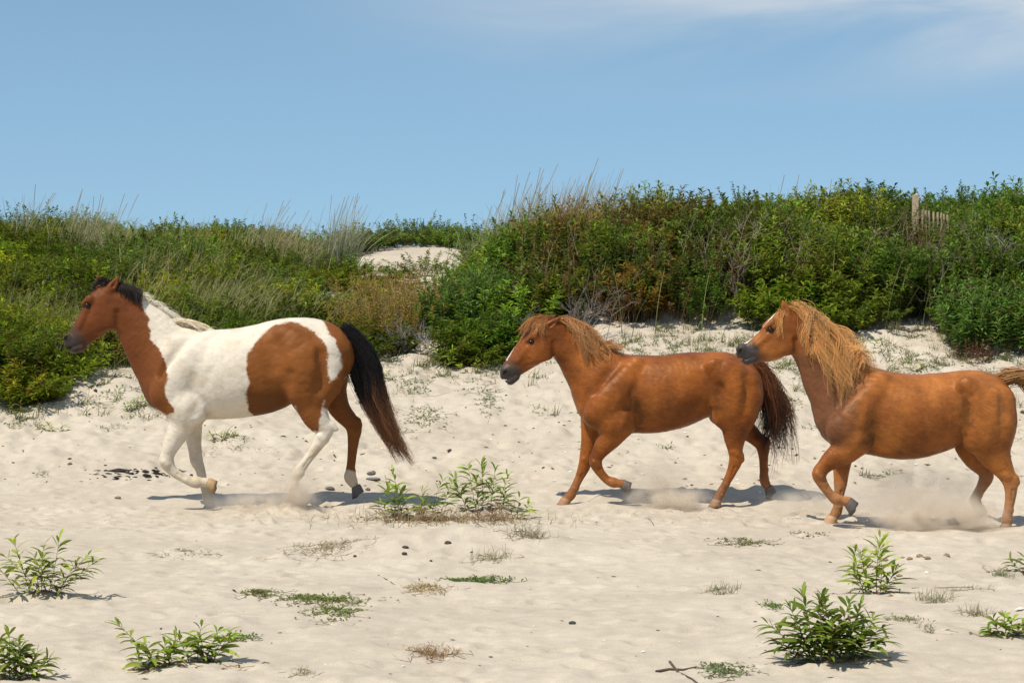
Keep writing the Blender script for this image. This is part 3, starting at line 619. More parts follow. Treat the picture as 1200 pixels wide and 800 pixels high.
# ---- the middle chestnut
H2 = Horse(570, 340, 2.858, 18.95)
D2 = dict(box=(20, 60, 990), bodyv=480,
 torso=[(430, 345, 124, 78), (520, 348, 131, 108), (600, 343, 127, 118), (670, 328, 119, 112), (730, 312, 105, 104), (790, 305, 98, 100), (835, 312, 88, 86), (850, 318, 74, 70)],
 neck=[(235, 148, 48, 34), (262, 178, 56, 38), (302, 220, 68, 44), (345, 265, 86, 56), (395, 312, 112, 72)],
 chest=[(398, 378, 88, 76), (440, 385, 90, 80)],
 muscle=[([(500, 250, 30, 22, .1), (455, 310, 46, 26, .175), (400, 375, 52, 30, .19), (365, 415, 42, 28, .16)], .05),
         ([(375, 410, 44, 30, .15), (430, 435, 56, 34, .165), (450, 440, 48, 30, .165)], .05),
         ([(755, 262, 34, 22, .19), (810, 300, 66, 36, .185), (820, 370, 72, 38, .175), (815, 410, 52, 32, .16)], .05),
         ([(870, 310, 50, 32, .12), (875, 360, 44, 30, .13), (850, 420, 40, 28, .14)], .05)],
 hollow=[([(718, 285, 24, 16, .264), (738, 350, 16, 12, .272)], .06), ([(514, 330, 10, 9, .285), (504, 400, 12, 9, .28), (484, 455, 12, 9, .262)], .05), ([(770, 325, 11, 10, .272), (764, 380, 12, 10, .268), (752, 415, 10, 9, .25)], .045), ([(868, 290, 9, 5, .248), (864, 350, 10, 7, .247), (848, 420, 10, 7, .23)], .06), ([(445, 222, 11, 9, .172), (398, 285, 11, 9, .185), (362, 338, 11, 9, .192)], .045)],
 bump=[([(756, 246, 18, 16, .205)], .03), ([(778, 424, 26, 18, .18)], .035), ([(368, 412, 26, 18, .19)], .035)],
 nf=[(430, 440, 54, 34, -.15), (418, 480, 42, 30, -.15), (388, 520, 30, 24, -.15), (368, 552, 24, 21, -.15), (364, 572, 23, 20, -.15), (376, 600, 17, 16, -.15), (398, 626, 15, 14, -.15), (420, 638, 18, 16, -.15), (440, 641, 15, 15, -.15), (456, 644, 17, 16, -.15)],
 ff=[(365, 430, 48, 32, .13), (355, 470, 36, 28, .13), (346, 515, 28, 23, .13), (334, 570, 23, 20, .12), (328, 596, 22, 19, .12), (312, 632, 16, 15, .12), (295, 668, 15, 14, .12), (285, 688, 18, 16, .12), (272, 703, 16, 16, .12)],
 nh=[(830, 380, 80, 44, -.15), (832, 435, 56, 36, -.15), (826, 490, 36, 27, -.15), (828, 535, 26, 21, -.15), (830, 562, 25, 19, -.15), (816, 602, 18, 16, -.15), (794, 645, 14, 14, -.15), (778, 676, 17, 16, -.15), (770, 694, 15, 15, -.15)],
 fh=[(800, 385, 60, 36, .13), (825, 432, 46, 32, .13), (868, 464, 36, 28, .13), (908, 498, 28, 21, .13), (930, 522, 26, 19, .13), (934, 560, 18, 16, .13), (935, 605, 15, 14, .13), (937, 640, 18, 16, .13), (947, 662, 15, 15, .13)],
 bone=[([(845, 552, 12, 11, -.15), (850, 562, 8, 8, -.15)], .02), ([(944, 506, 12, 10, .13), (950, 514, 8, 8, .13)], .02)],
 head=[(235, 140, 44, 30), (195, 138, 46, 40), (170, 180, 58, 37), (122, 228, 45, 28), (92, 257, 36, 24), (76, 274, 30, 24), (72, 280, 27, 22)],
 face=[([(185, 200, 42, 13, .07), (158, 222, 28, 11, .066)], .03), ([(158, 152, 14, 10, .078), (140, 166, 9, 8, .075)], .02),
       ([(140, 195, 11, 8, .068), (105, 235, 7, 6, .055)], .02), ([(66, 268, 15, 11, .038)], .015), ([(82, 302, 13, 18, 0), (100, 292, 10, 15, 0)], .02)],
 facecut=[([(151, 172, 10, 7, .1)], .012), ([(64, 275, 8, 8, .066), (58, 284, 5, 6, .062)], .008), ([(58, 300, 2.5, 32, .03), (78, 300, 2.5, 28, .04), (98, 288, 2, 18, .06)], .008),
          ([(226, 175, 6, 6, .096), (232, 215, 7, 6, .1)], .03)],
 ears=[[(195, 128, 16, 12, -.062), (212, 116, 15, 9, -.07), (230, 104, 10, 6, -.07), (246, 92, 3, 3, -.07)], [(190, 112, 14, 12, .055), (205, 100, 12, 8, .06), (222, 90, 7, 5, .06), (232, 84, 2.5, 3, .06)]],
 earcut=[[(212, 120, 6, 7, -.095), (228, 108, 5, 5, -.088)]],
 eye=(151, 172, 7.8, .084),
 hooves=[(458, 646, -.15, (.93, .34), (-.34, .93), 19, (.11, .09, .08)), (268, 706, .12, (-.25, 1), (-1, -.2), 19, (.32, .17, .09)), (767, 700, -.15, (-.15, 1), (-1, -.1), 18, (.28, .16, .09)), (954, 668, .13, (.5, .85), (-.85, .5), 18, (.15, .12, .1))])
def col2(u, v, V):
    n = fbm3(V, 22, 3); nn = fbm3(V+3, 5, 3)
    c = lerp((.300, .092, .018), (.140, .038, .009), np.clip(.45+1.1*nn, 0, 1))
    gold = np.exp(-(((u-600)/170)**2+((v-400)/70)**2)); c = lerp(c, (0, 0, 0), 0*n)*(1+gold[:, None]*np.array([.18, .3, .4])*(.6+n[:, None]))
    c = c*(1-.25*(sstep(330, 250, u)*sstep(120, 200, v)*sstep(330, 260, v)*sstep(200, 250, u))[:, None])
    mz = sstep(84, 34, np.hypot(u-66, v-294)+n*12)**1.2
    c = c*(1-mz[:, None])+np.array([.05, .043, .043])*mz[:, None]
    bl = inpoly(u+n*3, v, [(96, 160), (104, 170), (70, 235), (52, 232)])*(np.abs(V[:, 1]) < .035)
    c = np.where(bl[:, None], np.array([.62, .5, .42]), c)
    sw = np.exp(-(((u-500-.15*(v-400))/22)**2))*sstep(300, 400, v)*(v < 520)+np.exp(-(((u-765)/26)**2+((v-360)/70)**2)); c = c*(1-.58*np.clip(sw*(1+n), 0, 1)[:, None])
    leg = sstep(600, 660, v+n*14); c = c*(1-leg[:, None]*.4)+np.array([.28, .15, .075])*leg[:, None]*.4
    e = np.exp(-(((u-151)/12)**2+((v-172)/9)**2)); c = c*(1-.6*e[:, None])
    nos = np.exp(-(((u-63)/9)**2+((v-276)/9)**2)); c = c*(1-.85*nos[:, None])
    return np.clip(c, .004, 1)
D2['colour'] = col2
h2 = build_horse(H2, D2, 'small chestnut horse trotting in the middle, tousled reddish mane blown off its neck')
RED0, RED1, BLN = (.34, .12, .035), (.60, .29, .10), (.55, .32, .14)
hair(H2, [[(205, 108, 0), (170, 92, -.03), (130, 112, -.05), (104, 142, -.05)], [(215, 104, 0), (180, 90, -.03), (142, 104, -.06), (118, 150, -.075)], [(222, 102, 0), (195, 92, -.04), (166, 108, -.08), (158, 150, -.1)], [(226, 102, 0), (205, 98, -.06), (186, 118, -.1), (200, 158, -.11)]],
     700, .018, .0016, cf(RED0, RED1, (.42, .2, .07), .6), h2, 'forelock', root_j=.014, clump=36, wav=.016, seed=11, pull=.75)
hair(H2, [[(232, 102, 0), (262, 96, -.05), (296, 140, -.12), (318, 195, -.15), (330, 232, -.16)], [(255, 112, 0), (290, 100, -.05), (325, 140, -.12), (342, 190, -.15), (352, 225, -.16)], [(285, 135, 0), (318, 118, -.04), (352, 150, -.1), (366, 185, -.14), (385, 215, -.15)], [(315, 158, 0), (345, 148, -.03), (368, 165, -.08), (385, 190, -.11), (400, 240, -.15)], [(350, 180, 0), (372, 176, -.02), (395, 186, -.05), (420, 192, -.07), (440, 198, -.08)], [(395, 196, 0), (420, 190, -.02), (445, 193, -.04), (470, 200, -.06), (490, 208, -.06)]],
     1200, .040, .0016, cf(RED0, RED1, (.54, .31, .13), .7), h2, 'mane', root_j=.018, clump=44, wav=.035, seed=12, pull=.85, lmin=.5)
hair(H2, [[(880, 248, 0), (912, 280, -.01), (930, 350, -.01), (940, 420, -.02), (925, 500, 0), (880, 545, 0)], [(885, 246, .01), (925, 275, .02), (945, 340, .02), (955, 420, .02), (955, 490, .02), (960, 540, 0)], [(888, 245, -.01), (935, 268, -.03), (965, 340, -.03), (975, 400, -.03), (985, 480, -.02), (1004, 600, -.02)], [(890, 244, 0), (945, 275, .0), (985, 340, 0), (1000, 380, 0), (1012, 400, 0), (1015, 425, 0)]],
     1150, .05, .0019, lambda s, t, r: lerp((.17, .06, .022), (.030, .019, .015), np.clip(sstep(.3, .75, t)*(1.25-.9*s), 0, 1)*np.clip(.4+r, 0, 1))*(.75+.5*np.mod(r*9.1, 1))[..., None], h2, 'tail', K=20, root_j=.02, clump=44, wav=.05, seed=13, flat=1.3, pull=.85, lmin=.78)

# ---- the right chestnut
H3 = Horse(840, 330, 2.581, 17.47)
D3 = dict(box=(30, 30, 935), bodyv=530,
 torso=[(430, 388, 122, 78), (485, 396, 128, 104), (560, 407, 130, 118), (630, 403, 124, 118), (700, 386, 113, 108), (760, 371, 105, 102), (800, 373, 100, 92), (815, 378, 86, 76)],
 neck=[(245, 150, 50, 34), (270, 180, 58, 38), (308, 230, 70, 46), (350, 292, 90, 58), (395, 345, 112, 74)],
 chest=[(388, 405, 84, 74), (420, 420, 88, 80)],
 muscle=[([(490, 300, 30, 22, .1), (450, 355, 46, 26, .17), (400, 415, 52, 30, .185), (362, 450, 40, 28, .16)], .05),
         ([(370, 440, 44, 30, .15), (415, 470, 48, 32, .165)], .05),
         ([(742, 320, 30, 20, .2), (790, 370, 66, 36, .185), (800, 430, 66, 38, .175), (800, 470, 50, 32, .16)], .05),
         ([(840, 360, 52, 32, .12), (850, 420, 46, 30, .13), (840, 470, 40, 28, .14)], .05)],
 hollow=[([(706, 340, 24, 16, .275), (722, 400, 16, 12, .285)], .06), ([(744, 345, 10, 10, .285), (740, 400, 13, 11, .285), (728, 455, 12, 10, .268)], .045), ([(470, 375, 10, 9, .29), (465, 440, 12, 9, .285), (445, 495, 12, 9, .262)], .05), ([(854, 360, 9, 5, .256), (850, 415, 10, 7, .256), (836, 475, 10, 7, .24)], .06)],
 bump=[([(742, 308, 20, 14, .195)], .05), ([(758, 482, 26, 18, .18)], .035), ([(362, 446, 28, 18, .185)], .035)],
 nf=[(405, 470, 52, 34, -.15), (385, 500, 44, 31, -.15), (350, 525, 33, 26, -.15), (318, 552, 25, 21, -.15), (302, 576, 24, 20, -.15), (310, 602, 18, 17, -.15), (332, 634, 15, 15, -.15), (352, 652, 18, 17, -.15), (372, 656, 16, 16, -.15), (388, 660, 17, 16, -.15)],
 ff=[(400, 480, 46, 32, .13), (388, 530, 33, 26, .13), (384, 575, 25, 21, .13), (381, 612, 22, 19, .12), (377, 650, 16, 15, .12), (372, 685, 15, 14, .12), (368, 702, 18, 16, .12), (360, 716, 16, 16, .12)],
 nh=[(808, 440, 78, 44, -.15), (818, 490, 58, 36, -.15), (838, 535, 40, 29, -.15), (862, 575, 29, 22, -.15), (875, 602, 25, 19, -.15), (876, 640, 18, 16, -.15), (869, 685, 15, 14, -.15), (865, 712, 18, 16, -.15), (864, 726, 16, 16, -.15)],
 fh=[(775, 450, 56, 36, .13), (765, 500, 36, 30, .13), (790, 540, 32, 27, .13), (818, 572, 26, 21, .13), (826, 594, 24, 18, .13), (812, 624, 18, 16, .13), (797, 650, 16, 15, .13), (792, 666, 19, 17, .13), (802, 686, 16, 15, .13)],
 bone=[([(890, 592, 12, 11, -.15), (896, 602, 8, 8, -.15)], .02)],
 head=[(245, 140, 44, 30), (212, 128, 46, 40), (186, 168, 56, 37), (160, 190, 50, 31), (130, 202, 40, 27), (104, 210, 32, 23), (90, 214, 28, 23), (86, 217, 26, 21)],
 face=[([(200, 188, 38, 13, .07), (172, 204, 26, 11, .066)], .03), ([(166, 124, 14, 10, .078), (148, 136, 9, 8, .075)], .02),
       ([(152, 164, 11, 8, .068), (118, 190, 7, 6, .055)], .02), ([(74, 206, 14, 11, .038)], .015), ([(92, 238, 12, 17, 0), (110, 234, 10, 15, 0)], .02)],
 facecut=[([(160, 144, 10, 7, .1)], .012), ([(70, 208, 7, 8, .064), (67, 217, 4, 6, .06)], .008), ([(66, 234, 2.5, 32, .03), (88, 234, 2.5, 28, .04), (108, 226, 2, 18, .06)], .008),
          ([(236, 175, 6, 6, .096), (240, 212, 7, 6, .1)], .03)],
 ears=[[(210, 108, 17, 12, -.06), (206, 92, 15, 9, -.065), (201, 76, 10, 6, -.065), (197, 58, 3, 3, -.065)], [(222, 104, 15, 12, .055), (220, 88, 13, 9, .06), (214, 74, 8, 5, .06), (210, 62, 2.5, 3, .06)]],
 earcut=[[(206, 94, 7, 7, -.095), (201, 78, 5, 5, -.085)]],
 eye=(160, 144, 7.8, .084),
 hooves=[(392, 662, -.15, (.75, .6), (-.6, .75), 19, (.10, .085, .075)), (357, 719, .12, (-.3, 1), (-1, -.25), 19, (.40, .24, .13)), (863, 730, -.15, (-.05, 1), (-1, -.05), 18, (.3, .2, .12)), (806, 690, .13, (.5, .85), (-.85, .5), 18, (.26, .2, .15))])
def col3(u, v, V):
    n = fbm3(V, 20, 3); nn = fbm3(V+3, 5, 3)
    c = lerp((.360, .124, .028), (.190, .058, .014), np.clip(.45+1.1*nn, 0, 1))
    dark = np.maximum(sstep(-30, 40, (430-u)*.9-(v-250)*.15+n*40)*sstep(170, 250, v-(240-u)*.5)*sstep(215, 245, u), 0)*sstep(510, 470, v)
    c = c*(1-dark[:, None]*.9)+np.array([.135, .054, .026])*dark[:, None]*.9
    mz = sstep(72, 34, np.hypot(u-76, v-226)+n*10)
    c = c*(1-mz[:, None])+np.array([.045, .04, .042])*mz[:, None]
    bl = inpoly(u+n*3, v, [(185, 70), (196, 85), (150, 128), (90, 186), (70, 186)])*(np.abs(V[:, 1]) < .028)
    c = np.where(bl[:, None], np.array([.72, .62, .54]), c)
    sw = np.exp(-(((u-735)/20)**2+((v-400)/75)**2))+.7*np.exp(-(((u-450)/26)**2+((v-450)/80)**2))+.5*np.exp(-(((u-600)/140)**2+((v-520)/26)**2)); c = c*(1-.6*np.clip(sw*(1+n*1.5), 0, 1)[:, None])
    leg = sstep(560, 650, v+n*14); c = c*(1-leg[:, None]*.45)+np.array([.38, .22, .11])*leg[:, None]*.45
    e = np.exp(-(((u-160)/12)**2+((v-144)/9)**2)); c = c*(1-.6*e[:, None])
    nos = np.exp(-(((u-69)/9)**2+((v-210)/9)**2)); c = c*(1-.85*nos[:, None])
    return np.clip(c, .004, 1)
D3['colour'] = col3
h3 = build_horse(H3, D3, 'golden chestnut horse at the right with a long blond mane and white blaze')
GA, GB, GC = (.48, .21, .06), (.82, .42, .14), (.93, .62, .28)
hair(H3, [[(225, 82, 0), (205, 82, -.04), (186, 96, -.09), (178, 130, -.105), (182, 165, -.11)], [(232, 80, 0), (212, 80, -.05), (196, 100, -.1), (190, 140, -.11), (195, 180, -.11)], [(220, 80, 0), (196, 84, -.02), (180, 92, -.06), (166, 112, -.085), (160, 126, -.09)]],
     170, .008, .0018, cf(GA, GB, GC), h3, 'forelock', root_j=.01, clump=16, wav=.008, seed=21)
hair(H3, [[(228, 78, 0), (245, 74, -.06), (266, 120, -.12), (288, 175, -.14), (308, 222, -.155), (326, 262, -.17)], [(250, 84, 0), (275, 82, -.06), (304, 150, -.13), (326, 220, -.16), (340, 285, -.18), (358, 345, -.2)], [(275, 100, 0), (305, 100, -.06), (335, 170, -.13), (352, 250, -.17), (358, 320, -.2), (375, 398, -.23)], [(300, 128, 0), (335, 130, -.06), (362, 190, -.12), (378, 260, -.17), (385, 310, -.2), (395, 350, -.22)], [(330, 165, 0), (365, 165, -.05), (392, 215, -.11), (402, 270, -.15), (408, 300, -.18), (418, 325, -.2)], [(370, 205, 0), (398, 205, -.04), (415, 235, -.09), (425, 262, -.11), (440, 280, -.13), (455, 292, -.14)], [(405, 235, 0), (425, 222, -.03), (445, 236, -.07), (465, 250, -.09), (485, 260, -.1), (508, 268, -.1)]],
     2100, .060, .0017, cf(GA, GB, GC, .6), h3, 'mane', K=20, root_j=.02, clump=64, wav=.055, seed=22, pull=.92, lmin=.38)
hair(H3, [[(862, 294, 0), (895, 288, 0), (930, 300, 0), (960, 350, 0), (985, 450, 0)], [(864, 292, .02), (905, 280, .02), (950, 290, .02), (990, 350, .02), (1020, 450, .02)], [(866, 290, -.01), (915, 278, -.02), (970, 285, -.02), (1020, 340, -.02), (1060, 430, -.01)]],
     1300, .025, .0026, cf((.34, .15, .05), (.42, .22, .08), (.50, .3, .13)), h3, 'tail', K=18, root_j=.022, clump=46, wav=.03, seed=23, flat=1.3)

# hooves press or heap the sand where they stand
for H, D in ((H1, D1), (H2, D2), (H3, D3)):
    for i, (cu, cv, y, dwn, toe, r, c) in enumerate(D['hooves']):
        if i == 0: continue
        x, z, _ = H.P(cu, cv); q = r/H.m
        d = Vector((dwn[0], 0, -dwn[1])).normalized()
        zb = z+d.z*q*1.45
        zb = min(zb, .045)
        HOOF.append((x+H.X0+d.x*q*1.4, H.Y0+y, max(zb-.0, 0)+.01, .17))

# ------------------------------------------------------------------ ground sheet
def spaced(fine, lo, hi, far, g=1.18):
    a = list(np.arange(lo, hi+1e-6, fine)); s = fine; v = a[-1]
    while v < far[1]: s *= g; v += s; a.append(v)
    s = fine; v = a[0]
    while v > far[0]: s *= g; v -= s; a.insert(0, v)
    return np.array(a)
gx = spaced(.026, -5.4, 5.4, (-2500, 2500))
gy1 = spaced(.026, 10.2, 26.5, (-400, 27), 1.18); s = .026; v = gy1[-1]; ext = []
while v < 3500:
    s = min(s*1.06, .25) if v < 48 else s*1.2
    v += s; ext.append(v)
gy = np.concatenate([gy1[gy1 <= 26.6], [w for w in ext if w > 26.6]])
X, Y = np.meshgrid(gx, gy); Z = height(X, Y)
m = (np.abs(X) < 6) & (Y > 9) & (Y < 24)
Z = footprints(X, Y, Z)
V = np.stack([X, Y, Z], -1).reshape(-1, 3); idx = np.arange(X.size).reshape(X.shape)
Fq = np.stack([idx[:-1, :-1], idx[:-1, 1:], idx[1:, 1:], idx[1:, :-1]], -1).reshape(-1, 4)
g = link('ground', mk_mesh('ground', V, [Fq], M_sand)); g['kind'] = 'structure'

# ------------------------------------------------------------------ vegetation kernels
def stems_leaves(roots, Hs, lean, nleaf, Ll, Lw, colf, accL, accS, t0=.15, open_=.9, droop=.25, stemc=(.12, .09, .045), rad=.0028, k=6, jit=.25, ros=1.0, fine=False):
    """leafy stems. roots (n,3), Hs (n,), lean (n,2)"""
    n = len(roots); t = np.linspace(0, 1, k)
    bend = rng.normal(0, .10, (n, 2))
    P = roots[:, None].repeat(k, 1).copy()
    P[:, :, :2] += (lean[:, None]*t[None, :, None]+bend[:, None]*(t[None, :, None]**2))*Hs[:, None, None]
    P[:, :, 2] += Hs[:, None]*t[None]*(1-.22*np.minimum((lean**2).sum(1), 1)[:, None]*t[None])
    if accS is not None:
        add_tubes(accS, P, rad*np.linspace(1, .35, k)[None]*np.ones((n, 1))*np.clip(Hs[:, None]/.5, .6, 1.6), np.tile(stemc, (n, 1))*rng.uniform(.7, 1.3, (n, 1)), 3)
    tl = (t0+(1-t0)*((np.arange(nleaf)+.5)/nleaf)**ros)[None]+rng.normal(0, .012, (n, nleaf)); tl = np.clip(tl, 0, 1)
    x = tl*(k-1.001); j = x.astype(int); f = (x-j)[..., None]; ii = np.arange(n)[:, None]
    B = P[ii, j]*(1-f)+P[ii, j+1]*f; T = norm(P[ii, j+1]-P[ii, j])
    az = np.arange(nleaf)[None]*2.39996+rng.uniform(0, 6.28, (n, 1))+rng.normal(0, .3, (n, nleaf))
    o = np.stack([np.cos(az), np.sin(az), 0*az], -1)
    op = (open_*(1-.55*np.maximum(tl-.6, 0)/.4))[..., None]+rng.normal(0, jit*.4, (n, nleaf, 1))
    D = norm(T*(1.05-op*.55)+o*op+rng.normal(0, jit*.3, (n, nleaf, 3)))
    sz = np.clip(1-.55*np.abs(tl-.5)*1.6, .35 if ros == 1 else .72, 1)*rng.uniform(.7, 1.15, (n, nleaf))
    C = colf(n, nleaf, tl, B)
    (add_leaves_fine if fine else add_leaves)(accL, B.reshape(-1, 3), D.reshape(-1, 3), (Ll*sz).ravel(), (Lw*sz).ravel(), C.reshape(-1, 3), droop=droop+rng.uniform(-.1, .15, n*nleaf))
GREENS = np.array([[.060, .115, .022], [.045, .088, .018], [.085, .135, .026], [.105, .145, .03], [.036, .072, .020]])
def leafcol(base, brown=.03, tipb=.15, var=.25):
    base = np.asarray(base)
    def f(n, m, tl, B):
        c = base if base.ndim == 2 else base[None]
        c = c[:, None]*(1+rng.normal(0, var*.5, (n, 1, 1)))*(1+rng.normal(0, var*.6, (n, m, 1)))*(1+tipb*(tl[..., None]-.4))
        c = c*(1+rng.normal(0, .05, (n, m, 3)))
        b = rng.uniform(0, 1, (n, m)) < brown
        c = np.where(b[..., None], np.array([.16, .095, .04])*rng.uniform(.5, 1.3, (n, m, 1)), c)
        return np.clip(np.broadcast_to(c, (n, m, 3)), .006, .8)
    return f
def grass(roots, Hs, acc, base=(.17, .19, .07), wid=.006, lean=.35, wind=(.12, 0), k=7, tip=(.38, .31, .15), droop=.35):
    n = len(roots); t = np.linspace(0, 1, k); az = rng.uniform(0, 6.28, n); a = np.abs(rng.normal(0, lean, n))
    d = np.stack([np.cos(az)*a+wind[0], np.sin(az)*a+wind[1]], 1)
    P = roots[:, None].repeat(k, 1).copy()
    P[:, :, :2] += d[:, None]*(t[None, :, None]**1.5)*Hs[:, None, None]
    P[:, :, 2] += Hs[:, None]*(t[None]-droop*(a[:, None]+.2)*t[None]**2.4)
    c0 = np.asarray(base)*(1+rng.normal(0, .18, (n, 1))); C = c0[:, None]*(1-t[None, :, None]**1.5)+np.asarray(tip)*rng.uniform(.7, 1.2, (n, 1, 1))*(t[None, :, None]**1.5)
    add_blades(acc, P, wid*rng.uniform(.7, 1.3, n), np.clip(C, .01, .8))
def dead_twigs(acc, roots, Hs, c=(.24, .20, .16), rad=.0035, spread=.6, gen=3):
    P0 = roots; n = len(roots); d = norm(np.stack([rng.normal(0, spread, n), rng.normal(0, spread, n), np.ones(n)], 1)); H = Hs
    for g_ in range(gen):
        k = 5; t = np.linspace(0, 1, k); nn = len(P0)
        P = P0[:, None]+d[:, None]*(t[None, :, None]*H[:, None, None])+rng.normal(0, .07, (nn, 1, 3))*(t**2)[None, :, None]*H[:, None, None]+rng.normal(0, .02, (nn, k, 3))*H[:, None, None]*t[None, :, None]
        add_tubes(acc, P, rad*(.62**g_)*np.linspace(1, .5, k)[None]*np.ones((nn, 1)), np.tile(c, (nn, 1))*rng.uniform(.6, 1.35, (nn, 1)), 3)
        m_ = 4; sel = np.repeat(np.arange(nn), m_); tt = rng.uniform(.3, 1, nn*m_); x = tt*(k-1.001); j = x.astype(int)
        P0 = P[sel, j]*(1-(x-j))[:, None]+P[sel, j+1]*(x-j)[:, None]; d = norm(d[sel]+rng.normal(0, .55, (nn*m_, 3))); H = H[sel]*rng.uniform(.35, .65, nn*m_)
def lift(x, y, sink=.01): return np.stack([x, y, height(x, y)-sink], 1)

# boundary between bare sand and the thicket
BX = np.array([-9, -4.2, -3.8, -3.3, -2.6, -1.9, -1.2, -.5, 0, .4, 1, 2, 4.2, 5, 5.6, 9]); BY = np.array([21.8, 22.5, 22.9, 23.7, 24.2, 24.5, 24.5, 24.4, 24.6, 25.3, 25.5, 25.5, 25.4, 25.1, 24.9, 24.6])
def front(x): return np.interp(x, BX, BY)+.22*fbm2(x*1.7, x*0+3.3, 3)
def sandpatch(x, y):      # open sand on the far dune
    cx = (x+1.65)/(1.6+.25*fbm2(y*.8, x*.8, 2)); cy = (y-37.8)/1.75
    return (cx**2+cy**2 < 1)
def field_points(n, x0, x1, y0, y1, cond=None):
    x = rng.uniform(x0, x1, n); y = rng.uniform(y0, y1, n); k = (y > front(x)) & ~sandpatch(x, y) & (np.abs(x) < .225*y+2.6) & ~((np.abs(x/y-.171) < .021) & (y > 27.6) & (y < 29.75))
    if cond is not None: k &= cond(x, y)
    return x[k], y[k]

# ---- right thicket
def hmod(x, y): return (1+.5*fbm2(x*1.3+4, y*1.3, 3))*(1-.82*np.exp(-((x/y-.169)/.021)**4)*(y > 26.8)*(y < 29.8))
def bushes(n, x0, x1, y0, y1, H, Rr, ms, nleaf, Ll, Lw, col, aL, aS, cond=None, brown=.03, open_=1.35, stemc=(.12, .09, .045), t0=.48, lean=.85, var=.3, k=5, up=.0):
    """a tangle of round bushes: stems fan out from each bush centre"""
    x, y = field_points(n, x0, x1, y0, y1, cond); nb = len(x)
    h = H(x, y)*rng.uniform(.75, 1.2, nb)*(.62+.38*sstep(0, .7, y-front(x))); r = Rr*rng.uniform(.7, 1.3, nb)
    c = col(x, y)*(1+rng.normal(0, var*.55, (nb, 1)))*(1+rng.normal(0, .07, (nb, 3)))
    i = np.repeat(np.arange(nb), ms); q = np.sqrt(rng.uniform(0, 1, nb*ms)); a = rng.uniform(0, 6.28, nb*ms)
    rx = x[i]+r[i]*.45*q*np.cos(a); ry = y[i]+r[i]*.45*q*np.sin(a)
    ry = np.maximum(ry, front(rx)-.1)
    ln = lean*q[:, None]*np.stack([np.cos(a), np.sin(a)], 1)*(r[i]/h[i])[:, None]*1.3+rng.normal(0, .08, (nb*ms, 2))
    hh = h[i]*np.sqrt(1.05-.62*q*q)*rng.uniform(.42, 1.03, nb*ms)**.8
    stems_leaves(lift(rx, ry), hh, ln, nleaf, Ll, Lw, leafcol(np.clip(c[i], .008, 1), brown, .35, .22), aL, aS, k=k, open_=open_, stemc=stemc, t0=t0, jit=.35, ros=.6)
def patchcol(x, y):
    s = fbm2(x*.9+10, y*.9, 3)[:, None]; q = fbm2(x*2.6, y*2.6+8, 3)[:, None]
    c = np.array([.105, .175, .024])+np.clip(s, 0, 1)*np.array([.15, .12, .012])-np.clip(-s, 0, 1)*np.array([.11, .14, .012])
    br = sstep(3.4, 1.4, x)*sstep(-.1, .9, x)*(fbm2(x*2.2, y*2.2+31, 2) > -.05)
    return (c*(1+.5*q)+br[:, None]*np.array([.045, -.03, .004]))*np.array([1.18, 1.04, .7])
def myr(x, y): return np.tile([.082, .122, .016], (len(x), 1))*(1+.35*fbm2(x*3, y*3, 2)[:, None])
def bro(x, y): return np.tile([.15, .098, .034], (len(x), 1))*(1+.3*fbm2(x*3, y*3, 2)[:, None])
aL, aS = Acc(), Acc()
bushes(290, -.4, 9.2, 24.6, 28.8, lambda x, y: .80*hmod(x, y)*(.45+.55*sstep(-.4, .6, x)), .40, 48, 26, .145, .040, patchcol, aL, aS, t0=.33)
bushes(140, -.3, 9.8, 28.6, 31.5, lambda x, y: .58*hmod(x, y), .42, 32, 24, .14, .044, patchcol, aL, aS)
tag(link('thicket', aL.mesh('thicket_leaves', M_leaf)), 'dense leafy green thicket covering the dune face on the right half, behind the two chestnut horses', 'thicket', kind='stuff')
aM = Acc()
bushes(185, .2, 9.6, 25.0, 30, lambda x, y: .74*hmod(x+5, y), .36, 44, 30, .075, .030, myr, aM, aS, cond=lambda x, y: fbm2(x*1.1+30, y*1.1, 2) > .0-.25*(x > 3))
bushes(280, 2.0, 12, 30.5, 36.5, lambda x, y: .55*hmod(x, y), .5, 26, 28, .075, .032, lambda x, y: myr(x, y)*1.35, aM, aS)
bushes(60, .3, 3, 30.5, 34, lambda x, y: .45*hmod(x, y), .5, 24, 26, .08, .034, lambda x, y: myr(x, y)*1.4, aM, aS)
tag(link('myrtle', aM.mesh('myrtle', M_leaf)), 'dark small leaved myrtle filling the thicket and the crest of the dune at the right', 'myrtle', kind='stuff')
aB = Acc()
bushes(32, .2, 4.2, 25.3, 28.6, lambda x, y: .88*hmod(x, y), .28, 22, 26, .08, .02, bro, aB, aS, cond=lambda x, y: fbm2(x*1.5+50, y*1.5, 2) > .15-.35*sstep(3.4, 1.6, x), stemc=(.24, .15, .08), brown=.15)
tag(link('brown_weeds', aB.mesh('brown_weeds', M_leaf)), 'brownish withering weeds standing in the left half of the thicket', 'weeds', kind='stuff')
dead_twigs(aS, lift(*(lambda n: (rng.uniform(.4, 5, n), rng.uniform(25.5, 27.2, n)))(46)), rng.uniform(.4, .8, 46), (.30, .24, .17), .0032, .35, 3)
x = rng.uniform(.2, 7.5, 700); y = rng.uniform(25.2, 30, 700); k_ = fbm2(x*1.2, y*1.2+70, 2) > .05; grass(lift(x[k_], y[k_]), rng.uniform(.6, 1.0, k_.sum()), aS, (.15, .19, .05), .009, .35)
tag(link('thicket_stems', aS.mesh('thicket_stems', M_bark)), 'brown and grey stems and twigs running through the dense thicket on the right', 'stems', kind='stuff')

